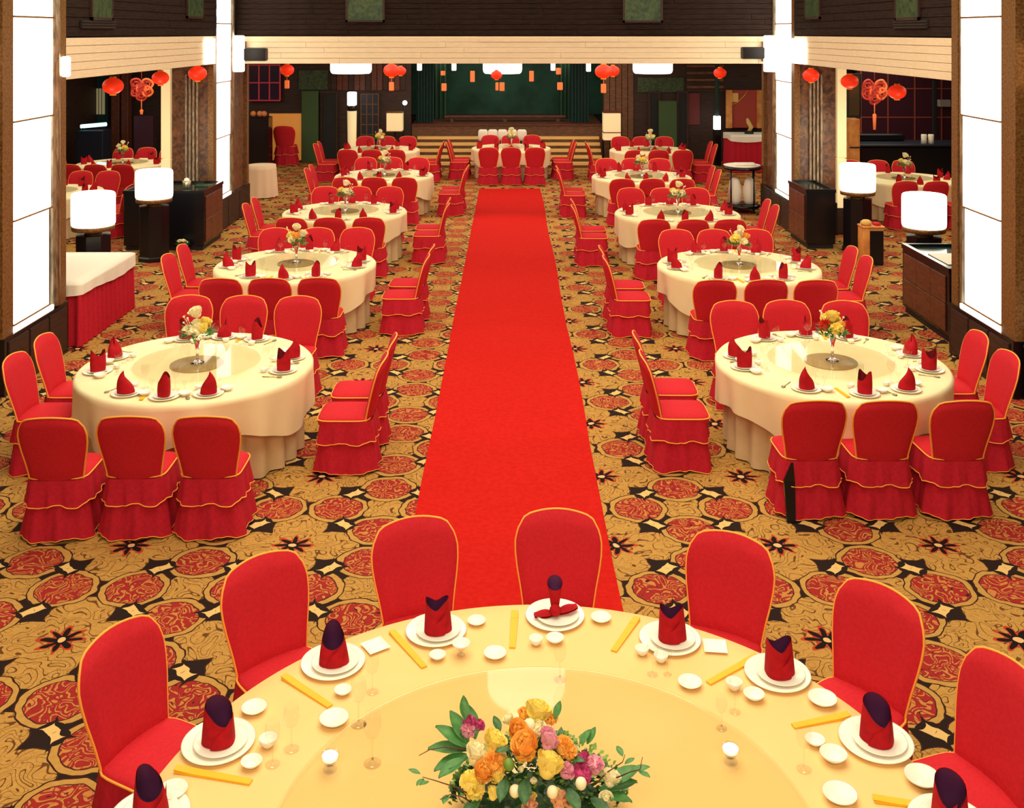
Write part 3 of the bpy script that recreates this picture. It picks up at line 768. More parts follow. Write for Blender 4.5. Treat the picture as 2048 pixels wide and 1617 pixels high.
SET = [(437,1485,2), (666,1325,0), (872,1262,1), (1110,1232,3), (1340,1278,1), (1555,1348,1), (1752,1482,2)]
for i, (px, py, st) in enumerate(SET):
    p = on(px, py, ZT+.01); a = math.atan2(p.x-FX, p.y-FY_)
    charger.put((p.x, p.y, ZT), 0, 'large white charger plate on yellow cloth, '+PN[i]+' place setting', 'charger plates on foreground table')
    mplate.put((p.x+.012, p.y-.01, ZT+.0105), 0, 'white plate holding the napkin, '+PN[i]+' foreground place setting', 'white plates under the foreground napkins')
    lab = 'dark red napkin %s on plates, %s foreground place setting' % ('tied in a bow' if st == 3 else 'rolled upright with purple lining', PN[i])
    if st == 3: bow.location = (p.x, p.y-.01, ZT+.020); tag(bow, lab, 'napkin', 'foreground napkins')
    else: nroll[st].put((p.x+.005, p.y-.005, ZT+.0195), [.25, .15, .1, 0, -.1, .15, -.35][i], lab, 'foreground napkins').scale = (1.32, 1.32, .98)
p = on(298, 1640, ZT); nroll[0].put((p.x, p.y, ZT+.0195), .9, 'dark red napkin with purple lining cut by the lower left corner', 'foreground napkins')
charger.put((p.x, p.y, ZT), 0, 'white charger plate just below the lower left frame edge', 'charger plates on foreground table'); mplate.put((p.x, p.y, ZT+.0105), 0, 'white plate at the lower left frame edge under a napkin', 'white plates under the foreground napkins')
p = on(1900, 1655, ZT); nroll[2].put((p.x, p.y, ZT+.0195), -.9, 'dark red napkin tip cut by the lower right frame edge', 'foreground napkins')
charger.put((p.x, p.y, ZT), 0, 'white charger plate just below the lower right frame edge', 'charger plates on foreground table'); mplate.put((p.x, p.y, ZT+.0105), 0, 'white plate at the lower right frame edge under a napkin', 'white plates under the foreground napkins')
def pp(proto, px, py, lab, grp, rz=0, sc_=1, z=ZT, h=.0):
    p = on(px, py, z+h); o = proto.put((p.x, p.y, z), rz, lab, grp)
    o.scale = (sc_, sc_, sc_) if not isinstance(sc_, tuple) else sc_; return o
ordw = ['first', 'second', 'third', 'fourth', 'fifth', 'sixth', 'seventh', 'eighth', 'ninth', 'tenth', 'eleventh', 'twelfth', 'thirteenth']
# order left to right
SAU = [(345,1583,1.05), (668,1440,1.15), (953,1242,.85), (990,1308,1.0), (1202,1236,.95), (1380,1366,1.0), (1645,1400,1.15), (1680,1592,1.2), (1845,1558,1.25), (508,1417,1.0)]
for k, (x, y, s) in enumerate(sorted(SAU)):
    pp(saucer, x, y, 'shallow white dish on yellow cloth, %s from the left of such dishes' % ordw[k], 'shallow white dishes on the foreground table', sc_=(s*1.12, s*1.12, s*1.6), h=.015)
BOW = [(503,1524,.78), (686,1380,.72), (875,1310,.72), (1508,1390,.85), (1630,1480,.75), (1667,1512,1.0), (1110,1277,.8)]
for k, (x, y, s) in enumerate(sorted(BOW)):
    pp(bowl, x, y, 'small deep white bowl on yellow cloth, %s from the left of such bowls' % ordw[k], 'small white bowls on the foreground table', sc_=s, h=.02)
CUPS = [(1072,1282,1.0), (1284,1302,1.0), (1322,1316,1.0), (1468,1371,1.1)]
for k, (x, y, s) in enumerate(CUPS):
    pp(cup, x, y, 'tiny white cup on yellow cloth, %s from the left of the tiny cups' % ordw[k], 'tiny white cups on the foreground table', sc_=s, h=.02)
# bowl lifted on a small clear stand
pp(cup, 536, 1480, 'tiny white cup among glasses near the leftmost foreground napkin', 'tiny white cups on the foreground table', sc_=1.1, h=.03)
p = on(922, 1310, ZT); shot.put((p.x, p.y, ZT), 0, 'short clear stemmed glass under a white bowl by the third foreground napkin', 'foreground stemmed glasses').scale = (.9, .9, .4)
bowl.put((p.x, p.y, ZT+.033), 0, 'white bowl standing on a short clear glass, right of third foreground napkin', 'small white bowls on the foreground table').scale = (.8, .8, .8)
# square dishes
def sqdish():
    mb = MB()
    for z0, z1, a, b in ((0, .006, .035, .048), (.006, .012, .048, .056)):
        mb.add([(-a,-a,z0),(a,-a,z0),(a,a,z0),(-a,a,z0),(-b,-b,z1),(b,-b,z1),(b,b,z1),(-b,b,z1)], [(0,1,5,4),(1,2,6,5),(2,3,7,6),(3,0,4,7)])
    mb.add([(-.035,-.035,0),(.035,-.035,0),(.035,.035,0),(-.035,.035,0)], [(3,2,1,0)])
    mb.add([(-.056,-.056,.012),(.056,-.056,.012),(.056,.056,.012),(-.056,.056,.012),(-.04,-.04,.007),(.04,-.04,.007),(.04,.04,.007),(-.04,.04,.007)], [(0,1,5,4),(1,2,6,5),(2,3,7,6),(3,0,4,7),(4,5,6,7)])
    o = mb.build('square_dish', PORC); return tag(o, 'x', 'dish')
sq = Proto(sqdish())
pp(sq, 751, 1296, 'square white dish between second and third foreground napkins from the left', 'square white dishes', .6)
pp(sq, 1430, 1297, 'square white dish right of the third foreground napkin from the right', 'square white dishes', -.1)
pp(sq, 1632, 1480, 'square white dish beside the small bowls near the rightmost napkin', 'square white dishes', .2) if False else None
# chopstick sleeves
SL = [((342,1540),(494,1566)), ((562,1352),(655,1412)), ((780,1262),(845,1333)), ((1030,1222),(1025,1294)), ((1277,1235),(1230,1301)), ((1520,1312),(1422,1366)), ((1705,1432),(1592,1454)), ((1738,1600),(1885,1620))]
for k, (a, b) in enumerate(SL):
    A, B = on(*a, ZT), on(*b, ZT); d = B-A; ang = math.atan2(d.y, d.x)+PI/2
    o = sleeve.put(((A.x+B.x)/2, (A.y+B.y)/2, ZT+.0005), ang, 'chopsticks in yellow paper sleeve on foreground table, %s from the left' % ordw[k], 'yellow chopstick sleeves on foreground table')
    s = d.length/.235; o.scale = (1.15, s, 1.2)
WG = [(583,1500,.95), (545,1530,.9), (745,1385,.85), (717,1450,1.0), (745,1528,1.05), (1120,1360,.85), (1305,1350,.75), (1335,1350,.6), (1470,1425,.75), (1608,1540,.9), (1443,1458,.7)]
for k, (x, y, s) in enumerate(sorted(WG)):
    pp(wine, x, y, 'clear stemmed glass on the foreground table, %s from the left of these glasses' % ordw[k], 'clear stemmed glasses on foreground table', sc_=s)
GLINT = mat('white_glint', (1, .97, .9), .4, emis=(1, .9, .7), es=.8)  # white glow put in for light reflected by the glass top
def make_glint_glass():
    t = thing('glint_glass', 'x', 'candle holder')
    MB().lathe([(.001,0),(.026,0),(.03,.004),(.020,.02),(.034,.055),(.036,.062),(.033,.060),(.018,.022),(.001,.018)], 24).build('holder', WGL, t)
    MB().lathe([(.001,.045),(.030,.045),(.033,.058),(.030,.061),(.001,.063)], 24).build('candle', GLINT, t)  # bright cap stands for the white reflection in a liquor glass
    return t
tl = Proto(make_glint_glass())
pp(tl, 660, 1540, 'small clear liquor glass with painted white reflection, left side of the glass turntable', 'liquor glasses with painted white reflections')
pp(tl, 1461, 1525, 'small clear liquor glass with painted white reflection, right side of the glass turntable', 'liquor glasses with painted white reflections')

# ------------------------------------------------------------------ big centrepiece
cz = ZT+.026
cp = thing('flower_centrepiece', 'large low arrangement of yellow, orange and pink flowers with greenery', 'flowers', (.11, 4.02, cz))
def cpt(px, py, d):          # pixel at depth d -> local position
    q = at(px, py, d); return Vector((q.x-.11, q.y-4.02, q.z-cz))
MB().lathe([(.001,0),(.16,0),(.17,.02),(.15,.05),(.001,.05)], 32, sx=1.5, sy=.8).build('tray', LEAFD, cp)
fo = MB()
rr = random.Random(3)
for i in range(1500):
    st = len(fo.v); ll = rr.uniform(.018, .045); ww = ll*rr.uniform(.25, .42)
    fo.add([(0,0,0), (ww, ll*.5, .12*ll), (0, ll, 0), (-ww, ll*.5, .12*ll)], [(0,1,2,3)], True)
    a = rr.uniform(0, 2*PI); e = rr.uniform(0, 1)**.5; h = .235*math.sqrt(max(0, 1-e*e))*(1 if abs(math.cos(a)*e) < .35 else .75)
    fo.xf(Matrix.Translation((.33*e*math.cos(a), .155*e*math.sin(a), .02+h*rr.uniform(.65, 1))) @ Matrix.Rotation(a-PI/2+rr.uniform(-1, 1), 4, 'Z') @ Matrix.Rotation(rr.uniform(-.1, 1.2), 4, 'X'), st)
f_ = fo.build('small_foliage', LEAFD, cp); f_['kind'] = 'stuff'
fo2 = MB()
for i in range(420):
    st = len(fo2.v); ll = rr.uniform(.015, .03); ww = ll*.4
    fo2.add([(0,0,0), (ww, ll*.5, .12*ll), (0, ll, 0), (-ww, ll*.5, .12*ll)], [(0,1,2,3)], True)
    a = rr.uniform(0, 2*PI); e = rr.uniform(0, 1)**.5; h = .25*math.sqrt(max(0, 1-e*e))
    fo2.xf(Matrix.Translation((.34*e*math.cos(a), .15*e*math.sin(a)-.02, .03+h*rr.uniform(.8, 1.02))) @ Matrix.Rotation(a-PI/2+rr.uniform(-1, 1), 4, 'Z') @ Matrix.Rotation(rr.uniform(0, 1.2), 4, 'X'), st)
f_ = fo2.build('light_foliage', LEAFL, cp); f_['kind'] = 'stuff'
FLW = [('y',0,1072,1434,3.98,1.15),('o',1,1047,1425,4.02,.6),('o',1,1072,1417,4.03,.55),('o',1,1103,1435,4.0,.6),('c',1,1080,1456,3.93,.7),
 ('y',1,1033,1462,3.93,.8),('o',0,1033,1462,3.90,.85),('p',1,1095,1468,3.9,.75),('p',0,1095,1490,3.85,.85),('o',0,1056,1502,3.82,1.25),
 ('o',1,1127,1491,3.87,.9),('o',1,1140,1505,3.86,.7),('c',0,1020,1440,4.0,.5),('y',0,983,1492,3.88,1.05),('c',0,948,1515,3.88,.95),
 ('o',1,987,1525,3.82,1.0),('o',0,965,1550,3.8,.9),('y',1,943,1567,3.80,1.1),('y',1,952,1585,3.78,.8),('y',0,1093,1540,3.8,1.2),
 ('y',0,985,1590,3.76,.6),('y',0,997,1555,3.79,.6),('p',1,1132,1540,3.82,.75),('m',1,1163,1545,3.82,.85),('p',1,1190,1530,3.84,.85),
 ('m',0,1172,1525,3.86,.7),('c',0,1220,1562,3.84,.8),('e',0,1118,1608,3.76,.85),('e',1,1140,1600,3.76,.7),('c',0,1213,1600,3.80,.6),
 ('m',1,940,1442,4.0,.65),('m',1,957,1448,4.0,.55),('m',1,925,1448,4.02,.5),('p',1,935,1460,3.98,.7),('c',1,985,1470,3.95,.6),('e',1,1060,1610,3.74,.7),('y',1,1110,1587,3.77,.6)]
for key, kd, px, py, d, s in FLW:
    l = cpt(px, py, d); l.z = max(l.z, .03); put_fl(cp, key, kd, l-Vector((0, -.015, .02)), s, (rr.uniform(.1, .6), rr.uniform(-.4, .4)))
for px, py, d in ((1030,1583,3.76), (1162,1568,3.78), (1018,1530,3.8), (1105,1585,3.76), (1060,1450,3.95)):
    MB().sphere(.021, (0,0,0), 12, 8).build('berry', FC if px != 1018 else LEAFL, cp, cpt(px, py, d))
for i in range(26):
    a = rr.uniform(0, 2*PI); e = rr.uniform(.1, 1)**.6; h = .24*math.sqrt(max(.05, 1-e*e))
    put_fl(cp, rr.choice('yycyoc'), 1, (.31*e*math.cos(a), .13*e*math.sin(a)-.03, .03+h*.95), rr.uniform(.25, .42), (rr.uniform(.2, .9), 0), 'filler_blossom')
lf = leaf_mesh(.13, .032, LEAF); lfd = leaf_mesh(.10, .028, LEAFD)
def putleaf(px, py, d, az, el, s, me=None):
    o = link_me('leaf', me or lf, cp, cpt(px, py, d)); o.rotation_euler = (el, 0, az); o.scale = (s, s, s)
for args in ((935,1500,3.95,1.25,.6,1.1), (935,1505,3.95,1.65,.3,1.15), (940,1515,3.93,2.0,.1,1.1), (935,1490,3.97,.75,.8,1.0), (930,1520,3.9,2.2,.0,.9), (950,1480,3.98,.35,.9,.9),
             (1200,1585,3.85,-1.4,.3,1.1), (1215,1575,3.85,-1.15,.4,1.1), (1200,1590,3.83,-1.8,.1,.9), (1160,1490,3.93,-.9,.7,.5), (1175,1490,3.93,-.7,.8,.5), (1110,1440,4.0,-.5,.9,.5), (930,1440,4.0,.2,1.2,.6)):
    putleaf(*args)
for args in ((1010,1560,3.78,2.9,-.2,.8), (1050,1560,3.78,3.1,-.2,.9), (1135,1580,3.78,-2.7,-.1,.9), (960,1600,3.78,2.4,0,.9), (1180,1600,3.8,-2.2,0,.9), (1020,1500,3.85,2.0,.3,.6), (1140,1520,3.86,-2,.3,.6), (1000,1465,3.95,.5,.7,.6)):
    putleaf(*args, me=lfd)
def twig(pts):
    P = [cpt(*q) for q in pts]; MB().tube(P, [.0028-.0015*i/(len(P)-1) for i in range(len(P))], 5).build('twig', TWIG, cp)
twig([(940,1590,3.8),(910,1575,3.75),(870,1562,3.7),(845,1555,3.68)]); twig([(950,1610,3.78),(925,1595,3.74),(900,1590,3.7),(880,1600,3.66)])
twig([(1190,1570,3.85),(1215,1545,3.85),(1245,1525,3.85),(1250,1510,3.85)]); twig([(1225,1560,3.85),(1260,1545,3.82),(1280,1540,3.8),(1285,1515,3.8)])
twig([(930,1500,3.9),(890,1495,3.88),(860,1500,3.86),(838,1512,3.84)])
for px, py, d, az, s in ((840,1550,3.68,1.2,.35), (848,1560,3.68,2.6,.35), (895,1592,3.7,2.9,.4), (1245,1515,3.85,.3,.4), (1250,1530,3.85,-1.0,.35), (1262,1545,3.82,-1.4,.55), (1278,1545,3.8,-2.4,.4), (858,1565,3.7,2.2,.3)):
    putleaf(px, py, d, az, .3, s)

# ------------------------------------------------------------------ chandelier (its reflection shows in the turntable)
ch = thing('chandelier', 'tall white drum chandelier hanging high over the middle of the hall', 'chandelier', (.22, 14.0, 6.3))
MB().lathe([(.001,0),(.50,0),(.52,.04),(.52,.30),(.50,.34),(.001,.34)], 40).build('drum_shade', SHADE, ch)
MB().lathe([(.001,.34),(.24,.34),(.24,1.9),(.001,1.9)], 24).build('inner_column', SHADE, ch)
MB().tube([(0,0,1.9),(0,0,2.7)], .02, 8).build('rod', BRONZE, ch)

# ------------------------------------------------------------------ drum lamps on black pedestals
def make_lamp():
    t = thing('pedestal_lamp', 'x', 'lamp')
    MB().lathe([(.001,0),(.27,0),(.27,.06),(.25,.08),(.25,.90),(.001,.90)], 8, smooth=False).build('pedestal', BLACK, t)
    for k in range(4):
        a = PI/4+k*PI/2; MB().box(-.008,-.008,.08,.008,.008,.90).build('edge_trim', BRONZE, t, (.236*math.cos(a), .236*math.sin(a), 0))
    MB().lathe([(.12,.90),(.12,.96),(.29,.965),(.295,1.01),(.285,1.03),(.001,1.03)], 32).build('collar', BRONZE, t)
    MB().lathe([(.001,1.03),(.285,1.03),(.297,1.05),(.300,1.10),(.300,1.44),(.296,1.475),(.28,1.49),(.001,1.49)], 40).build('lamp_shade', SHADE, t)
    return t
lm = Proto(make_lamp())
for x, y, lab in ((-5.92, 17.3, 'white drum lamp on black pedestal beside the left black counter, farther left lamp'), (-5.95, 14.85, 'white drum lamp on black pedestal behind the left white buffet table, nearer left lamp'),
                  (6.04, 18.07, 'white drum lamp on black pedestal behind the small orange stand, farther right lamp'), (5.86, 14.72, 'white drum lamp on black pedestal behind the wood cabinet, nearer right lamp')):
    lm.put((x, y, 0), 0, lab, 'drum lamps on pedestals')
    l = bpy.data.lights.new('lamp_bulb', 'POINT'); l.energy = 22; l.color = WARM; l.shadow_soft_size = .28
    lo = bpy.data.objects.new('lamp_bulb', l); COL.objects.link(lo); lo.location = (x, y, 1.9)
# counters
def counter(x0, y0, x1, y1, h, label, face, name='counter', glass=True):
    t = thing(name, label, 'counter' if name == 'counter' else 'cabinet', ((x0+x1)/2, (y0+y1)/2, 0)); a, b = (x1-x0)/2, (y1-y0)/2
    MB().box(-a+.03, -b+.03, 0, a-.03, b-.03, .08).build('kick_base', BLKM, t)
    MB().bevbox(-a, -b, .08, a, b, h-.04, .01).build('body', BLACK, t)
    s = face
    n = 3
    for k in range(n):
        for r in range(2):
            w = (2*b-.16)/n; zz = (h-.24)/2
            xa, xb = sorted((s*a, s*(a+.018)))
            MB().bevbox(xa, -b+.08+k*w+.004, .13+r*zz+.004, xb, -b+.08+(k+1)*w-.004, .13+(r+1)*zz-.004, .004).build('wood_panel', REDW, t)
    m = MB()
    for (p, q, r, s_) in ((-a-.01, -b-.01, a+.01, -b+.05), (-a-.01, b-.05, a+.01, b+.01), (-a-.01, -b+.05, -a+.05, b-.05), (a-.05, -b+.05, a+.01, b-.05)): m.box(p, q, h-.06, r, s_, h)
    m.build('rim', BLACK, t)
    MB().box(-a+.05, -b+.05, h-.045, a-.05, b-.05, h-.035).build('recessed_top', mat('dark_green_glass', (.01,.03,.022), .1), t)
    return t
counter(-6.69, 18.0, -5.30, 19.2, 1.04, 'black lacquer counter with wood side in front of the far left pillar', 1)
counter(5.17, 18.15, 5.68, 19.3, 1.04, 'black lacquer counter with wood side in front of the far right pillar', -1)
counter(5.32, 12.6, 6.2, 14.1, .92, 'wood fronted black cabinet beside the nearest right pillar', -1, 'cabinet')
t = thing('ice_bucket', 'silver and green bucket on the black left counter', 'bucket', (-5.75, 18.5, 1.007)); MB().lathe([(.001,0),(.06,0),(.075,.14),(.07,.14),(.055,.01),(.001,.01)], 20).build('bucket', SILVER, t)
MB().lathe([(.001,.01),(.05,.01),(.045,.17),(.001,.19)], 12).build('towel', WHITE_CL, t)
o = MB().bevbox(-.16,-.09,0,.16,.09,.03,.008).build('tray', GPANE, None, (-5.50, 18.75, 1.007)); tag(o, 'small green tray on the black left counter beside the bucket', 'tray')
t = thing('flower_pot', 'small dark pot of white flowers on the floor before the left counter', 'plant', (-5.62, 17.85, 0))
MB().lathe([(.001,0),(.09,0),(.11,.12),(.10,.16),(.001,.15)], 16).build('pot', BLACK, t)
for k in range(5): put_fl(t, 'c', 1, (.06*math.cos(k*1.3), .06*math.sin(k*1.3), .17+.01*k), .8, (0, 0), 'flower')
fo = foliage(30, .1, .05, .08, .02, 9, LEAF).build('foliage', LEAFD, t, (0, 0, .13)); fo['kind'] = 'stuff'
# food stand right
t = thing('serving_stand', 'narrow orange and black stand topped with a bread roll, beside the right lamp', 'stand', (5.9, 17.0, 0))
MB().bevbox(-.17,-.14,0,-.06,.14,.60,.01).build('orange_side', ORANGE, t); MB().bevbox(-.06,-.14,0,.16,.14,.56,.01).build('black_body', BLACK, t)
MB().bevbox(-.18,-.15,.60,.18,.15,.63,.008).box(-.06,-.13,.56,.16,.13,.60).build('top', ORANGE, t)
t = thing('bread_roll', 'round golden loaf on the narrow orange stand', 'bread', (5.82, 17.0, .631)); MB().lathe([(.001,0),(.07,0),(.095,.03),(.085,.06),(.05,.085),(.001,.09)], 18).build('loaf', mat('bread', (.75,.45,.12), .7), t)
o = MB().bevbox(-.05,-.08,0,.05,.08,.04,.01).build('folded_cloth', RED, None, (5.99, 17.0, .631)); tag(o, 'small folded red cloth beside the loaf on the orange stand', 'cloth')
# items on right cabinet
t = thing('paper_stack', 'flat white sheet lying on the wood fronted right cabinet', 'paper', (5.65, 13.25, .886)); MB().bevbox(-.2,-.32,0,.2,.32,.012,.004).build('sheets', WHITE_CL, t)
t = thing('bottle', 'amber bottle standing on the right cabinet by the pillar', 'bottle', (5.95, 12.85, .886)); MB().lathe([(.001,0),(.04,0),(.042,.02),(.042,.18),(.015,.24),(.014,.30),(.001,.30)], 18).build('body', mat('amber_glass', (.4,.15,.03), .1), t); MB().lathe([(.016,.29),(.016,.325),(.001,.325)], 12).build('cap', BLACK, t)
t = thing('glass_jug', 'clear jug on the right cabinet under the drum lamp', 'jug', (5.95, 13.5, .886)); MB().lathe([(.001,0),(.055,0),(.065,.1),(.045,.17),(.05,.2)], 18).build('body', WGL, t); MB().tube([(.05,0,.17),(.10,0,.15),(.10,0,.07),(.06,0,.05)], .007, 6).build('handle', WGL, t)

# skirted buffet tables
def buffet(x0, y0, x1, y1, label, name='buffet_table', h=.76, drop=.16, sk=RED2):
    t = thing(name, label, 'table', ((x0+x1)/2, (y0+y1)/2, 0)); a, b = (x1-x0)/2, (y1-y0)/2
    MB().bevbox(-a, -b, h-.03, a, b, h-.004, .01).build('tabletop', DARKW, t)
    for sx in (-1, 1):
        for sy in (-1, 1): MB().box(-.02,-.02,0,.02,.02,h-.03).build('leg', BLKM, t, (sx*(a-.08), sy*(b-.08), 0))
    def rect(u):
        P = 4*(2*a+2*b); d = (u % 1)*P
        for L_, (sx, sy), (dx, dy) in ((2*a, (-a,-b), (1,0)), (2*b, (a,-b), (0,1)), (2*a, (a,b), (-1,0)), (2*b, (-a,b), (0,-1))):
            L2 = L_
            if d*.5 <= L2+1e-9 and d*.5 >= 0: return sx+dx*d*.5, sy+dy*d*.5, dy, -dx
            d -= 2*L2
        return -a, -b, 0, -1
    def sk_(u, v):
        x, y, nx, ny = rect(u); w_ = (.008+.016*v)*math.sin(u*2*PI*int((a+b)*28)); k = .010+w_+.012*v
        return (x+nx*k, y+ny*k, h-.02-(h-.03)*v)
    MB().grid(sk_, int((a+b)*320), 3, True).build('skirt', sk, t)
    def cl(u, v):
        x, y, nx, ny = rect(u)
        if v < .4: k = v/.4; return (x*k, y*k, h+.003)
        k = (v-.4)/.6; w_ = .006*math.sin(u*2*PI*17)*k
        sg = 1.0+.004; return (x*sg+nx*(.034+w_+.005*k), y*sg+ny*(.034+w_+.005*k), h-(drop+.03*math.sin(u*2*PI*3))*k)
    c = MB().grid(cl, 160, 10, True).build('tablecloth', WHITE_CL); c.location = ((x0+x1)/2, (y0+y1)/2, 0)
    tag(c, 'white cloth on the '+label.split(' with ')[0], 'tablecloth'); return t
buffet(-6.5, 12.5, -5.17, 14.25, 'skirted buffet table beside the nearest left pillar with dark red skirt')
buffet(5.28, 9.2, 6.4, 10.6, 'skirted buffet table at the right frame edge with dark red skirt')
p0, p1 = on(1447, 335), on(1530, 335)
buffet(p0.x, 28.0, p1.x+.3, 29.0, 'skirted sideboard table under the orange painting with maroon skirt', h=1.0, drop=.15)
# cream cocktail table far left
p = on(517, 398); t = thing('cocktail_table', 'small round table in floor length pale cloth by the far left pillar', 'table', (p.x, p.y+.3, 0))
MB().lathe([(.001,.70),(.30,.70),(.30,.73),(.001,.73)], 30).build('tabletop', DARKW, t); MB().lathe([(.03,.02),(.03,.70)], 10, cap0=True, cap1=True).lathe([(.2,0),(.2,.02),(.001,.02)], 16).build('pedestal', BLKM, t)
def ck(u, v):
    th = 2*PI*u
    if v < .3: return (.32*v/.3*math.cos(th), .32*v/.3*math.sin(th), .745)
    k = (v-.3)/.7; r = .325+.02*k*math.sin(11*th)+.03*k; return (r*math.cos(th), r*math.sin(th), .74-.72*k)
c = MB().grid(ck, 88, 10, True).build('tablecloth', mat('pale_pink_cloth', (.85,.62,.42), .8)); c.location = (p.x, p.y+.3, 0); tag(c, 'pale floor length cloth over the small cocktail table by the far left pillar', 'tablecloth')
# round service cart right
p = on(1488, 430); t = thing('service_cart', 'dark round service cart with white top near the far right pillar', 'cart', (p.x+.05, p.y+.4, 0))
MB().lathe([(.001,.90),(.38,.90),(.40,.93),(.38,.96),(.001,.96)], 30).build('top', BLACK, t)
MB().lathe([(.001,.962),(.36,.962),(.39,.985),(.37,.99),(.001,.985)], 30).build('white_tray', WHITE_CL, t)
MB().lathe([(.001,.10),(.36,.10),(.38,.14),(.36,.16),(.001,.16)], 30).build('lower_shelf', BLACK, t)
for k in range(4): a = k*PI/2+.6; MB().tube([(.33*math.cos(a), .33*math.sin(a), 0), (.33*math.cos(a), .33*math.sin(a), .91)], .016, 8).build('leg', BLACK, t)
for k in (-1, 1):
    o = MB().lathe([(.001,0),(.10,0),(.13,.08),(.14,.30),(.10,.50),(.05,.55),(.001,.56)], 18).build('cushion', WHITE_CL, None, (p.x+.05+k*.155, p.y+.4, .162)); tag(o, 'upright %s cream cushion on the service cart lower shelf' % ('left' if k < 0 else 'right'), 'cushion')
o = MB().bevbox(-.22,-.10,0,.22,.10,.05,.02).build('folded_towel', WHITE_CL, None, (p.x+.08, p.y+.3, .992)); tag(o, 'folded white towel on top of the round service cart', 'towel')

# ------------------------------------------------------------------ stage
SW0, SW1 = at(833, 0, 29.8).x, at(1200, 0, 29.8).x
st = thing('stage', 'raised wooden stage with light edged steps at the far end', 'stage', (0, 29, 0))
MB().box(SX0+.02, 1.52, 0, SX1-.02, 5.0, 1.05).build('platform', STEPD, st)
MB().box(SX0+.02, 1.46, 1.05, SX1-.02, 5.0, 1.09).build('stage_floor', REDW, st)
for k in range(5):
    z = .15*(k+1); MB().box(SW0, .3*k, 0, SW1, 1.5, z-.02).build('step', STEPD, st)
    MB().box(SW0-.01, .3*k-.015, z-.075, SW1+.01, .3*k+.20, z+.0).build('step_nosing', STEPW, st)
struct(MB().box(at(600,0,28).x, 26.5, .001, at(1440,0,28).x, 28.98, .006).build('floor', STEPD)) if False else None
bd = MB().box(-3.4, 34.02, 1.1, 3.4, 34.09, 3.43).build('stage_backdrop', GREEN); tag(bd, 'plain dark green backdrop at the rear of the stage', 'backdrop')
for q_ in ((-3.8, 34.1, 0, 3.8, 34.3, 3.6), (-3.8, 30.7, 0, -3.5, 34.1, 3.44), (3.5, 30.7, 0, 3.8, 34.1, 3.44), (-3.8, 30.7, 3.44, 3.8, 34.1, 3.6)): struct(MB().box(*q_).build('wall_stage', BLKM))
def curtain(x0, x1, y, z0, z1, m, label, n=6):
    o = MB().grid(lambda u, v: (x0+(x1-x0)*u, y+.06*math.sin(u*n*2*PI), z0+(z1-z0)*v), n*8, 1)
    o.grid(lambda u, v: (x0+(x1-x0)*u, y+.02+.06*math.sin(u*n*2*PI), z0+(z1-z0)*v), n*8, 1, flip=True)
    o = o.build('curtain', m); tag(o, label, 'curtain'); return o
curtain(at(832,0,31).x, at(868,0,31).x, 31.0, 1.1, 3.44, GCURT, 'dark green stage curtain at the left of the stage')
curtain(at(1140,0,31).x, at(1178,0,31).x, 31.0, 1.1, 3.44, GCURT, 'dark green stage curtain at the right of the stage')
curtain(at(865,0,32.3).x, at(892,0,32.3).x, 32.3, 1.1, 3.44, mat('green_curtain_lit', (.03,.09,.05), .8), 'lighter green inner stage curtain on the left', 3)
curtain(at(1118,0,32.3).x, at(1140,0,32.3).x, 32.3, 1.1, 3.44, bpy.data.materials['green_curtain_lit'], 'lighter green inner stage curtain on the right', 3)
t = thing('bench', 'long low red-brown bench along the rear of the stage', 'bench', (at(1010,0,32).x, 31.6, 1.091)); MB().bevbox(-1.85,-.2,.10,1.85,.2,.17,.02).build('seat', REDW, t)
for x in (-1.6, 0, 1.6): MB().box(x-.05,-.15,0,x+.05,.15,.10).build('leg', REDW, t)
# white bolster sofa behind the centre table
t = thing('sofa', 'row of cream padded cushions on a low sofa before the stage steps', 'sofa', (at(1005,0,28.9).x, 28.82, 0))
t.location.y = 28.80
MB().bevbox(-.70,-.12,.0,.70,.12,.76,.02).build('base', DARKW, t)
for k in range(5):
    def sq_(u, v):
        th = 2*PI*u; ph = PI*(v-.5)*.98; f_ = lambda q: math.copysign(abs(q)**.45, q)
        return (.135*f_(math.cos(ph))*f_(math.cos(th)), .105*f_(math.cos(ph))*f_(math.sin(th)), .165*f_(math.sin(ph)))
    MB().grid(sq_, 20, 10, True).build('cushion', WHITE_CL, t, (-.54+.27*k, 0, .93))

# ------------------------------------------------------------------ back wall pieces
def panel(px0, py0, px1, py1, d, th, name, m, label, cat, frame=None, fw=.06, ground=False):
    a, b = at(px0, py1, d), at(px1, py0, d)
    if ground: a.z = 0.0
    t = thing(name, label, cat, ((a.x+b.x)/2, d, a.z)); w_ = (b.x-a.x)/2; h = b.z-a.z
    MB().bevbox(-w_, 0, 0, w_, th, h, .01).build('panel' if frame is None else 'picture', m, t)
    if frame:
        MB().box(-w_-fw,-.02,-fw,-w_,th,h+fw).build('frame_side', frame, t); MB().box(w_,-.02,-fw,w_+fw,th,h+fw).build('frame_side', frame, t)
        MB().box(-w_,-.02,-fw,w_,th,0).build('frame_rail', frame, t); MB().box(-w_,-.02,h,w_,th,h+fw).build('frame_rail', frame, t)
    return t
D = 30.45
def wallpart(px0, py0, px1, py1, m, name, d=30.46, th=.04):
    a, b = at(px0, py1, d), at(px1, py0, d); MB().bevbox(a.x, d-th+.04, max(a.z, .0), b.x, d+.04, b.z, .008).build(name, m, wbk if px0 < 1000 else wbk2)
for k in range(13):
    wallpart(662+k*11.5, 115, 662+(k+1)*11.5-.8, 181, REDW if k % 3 else DARKW, 'plank')
for k in range(5): wallpart(1208+k*12, 115, 1208+(k+1)*12-1, 330, STEPD, 'plank')
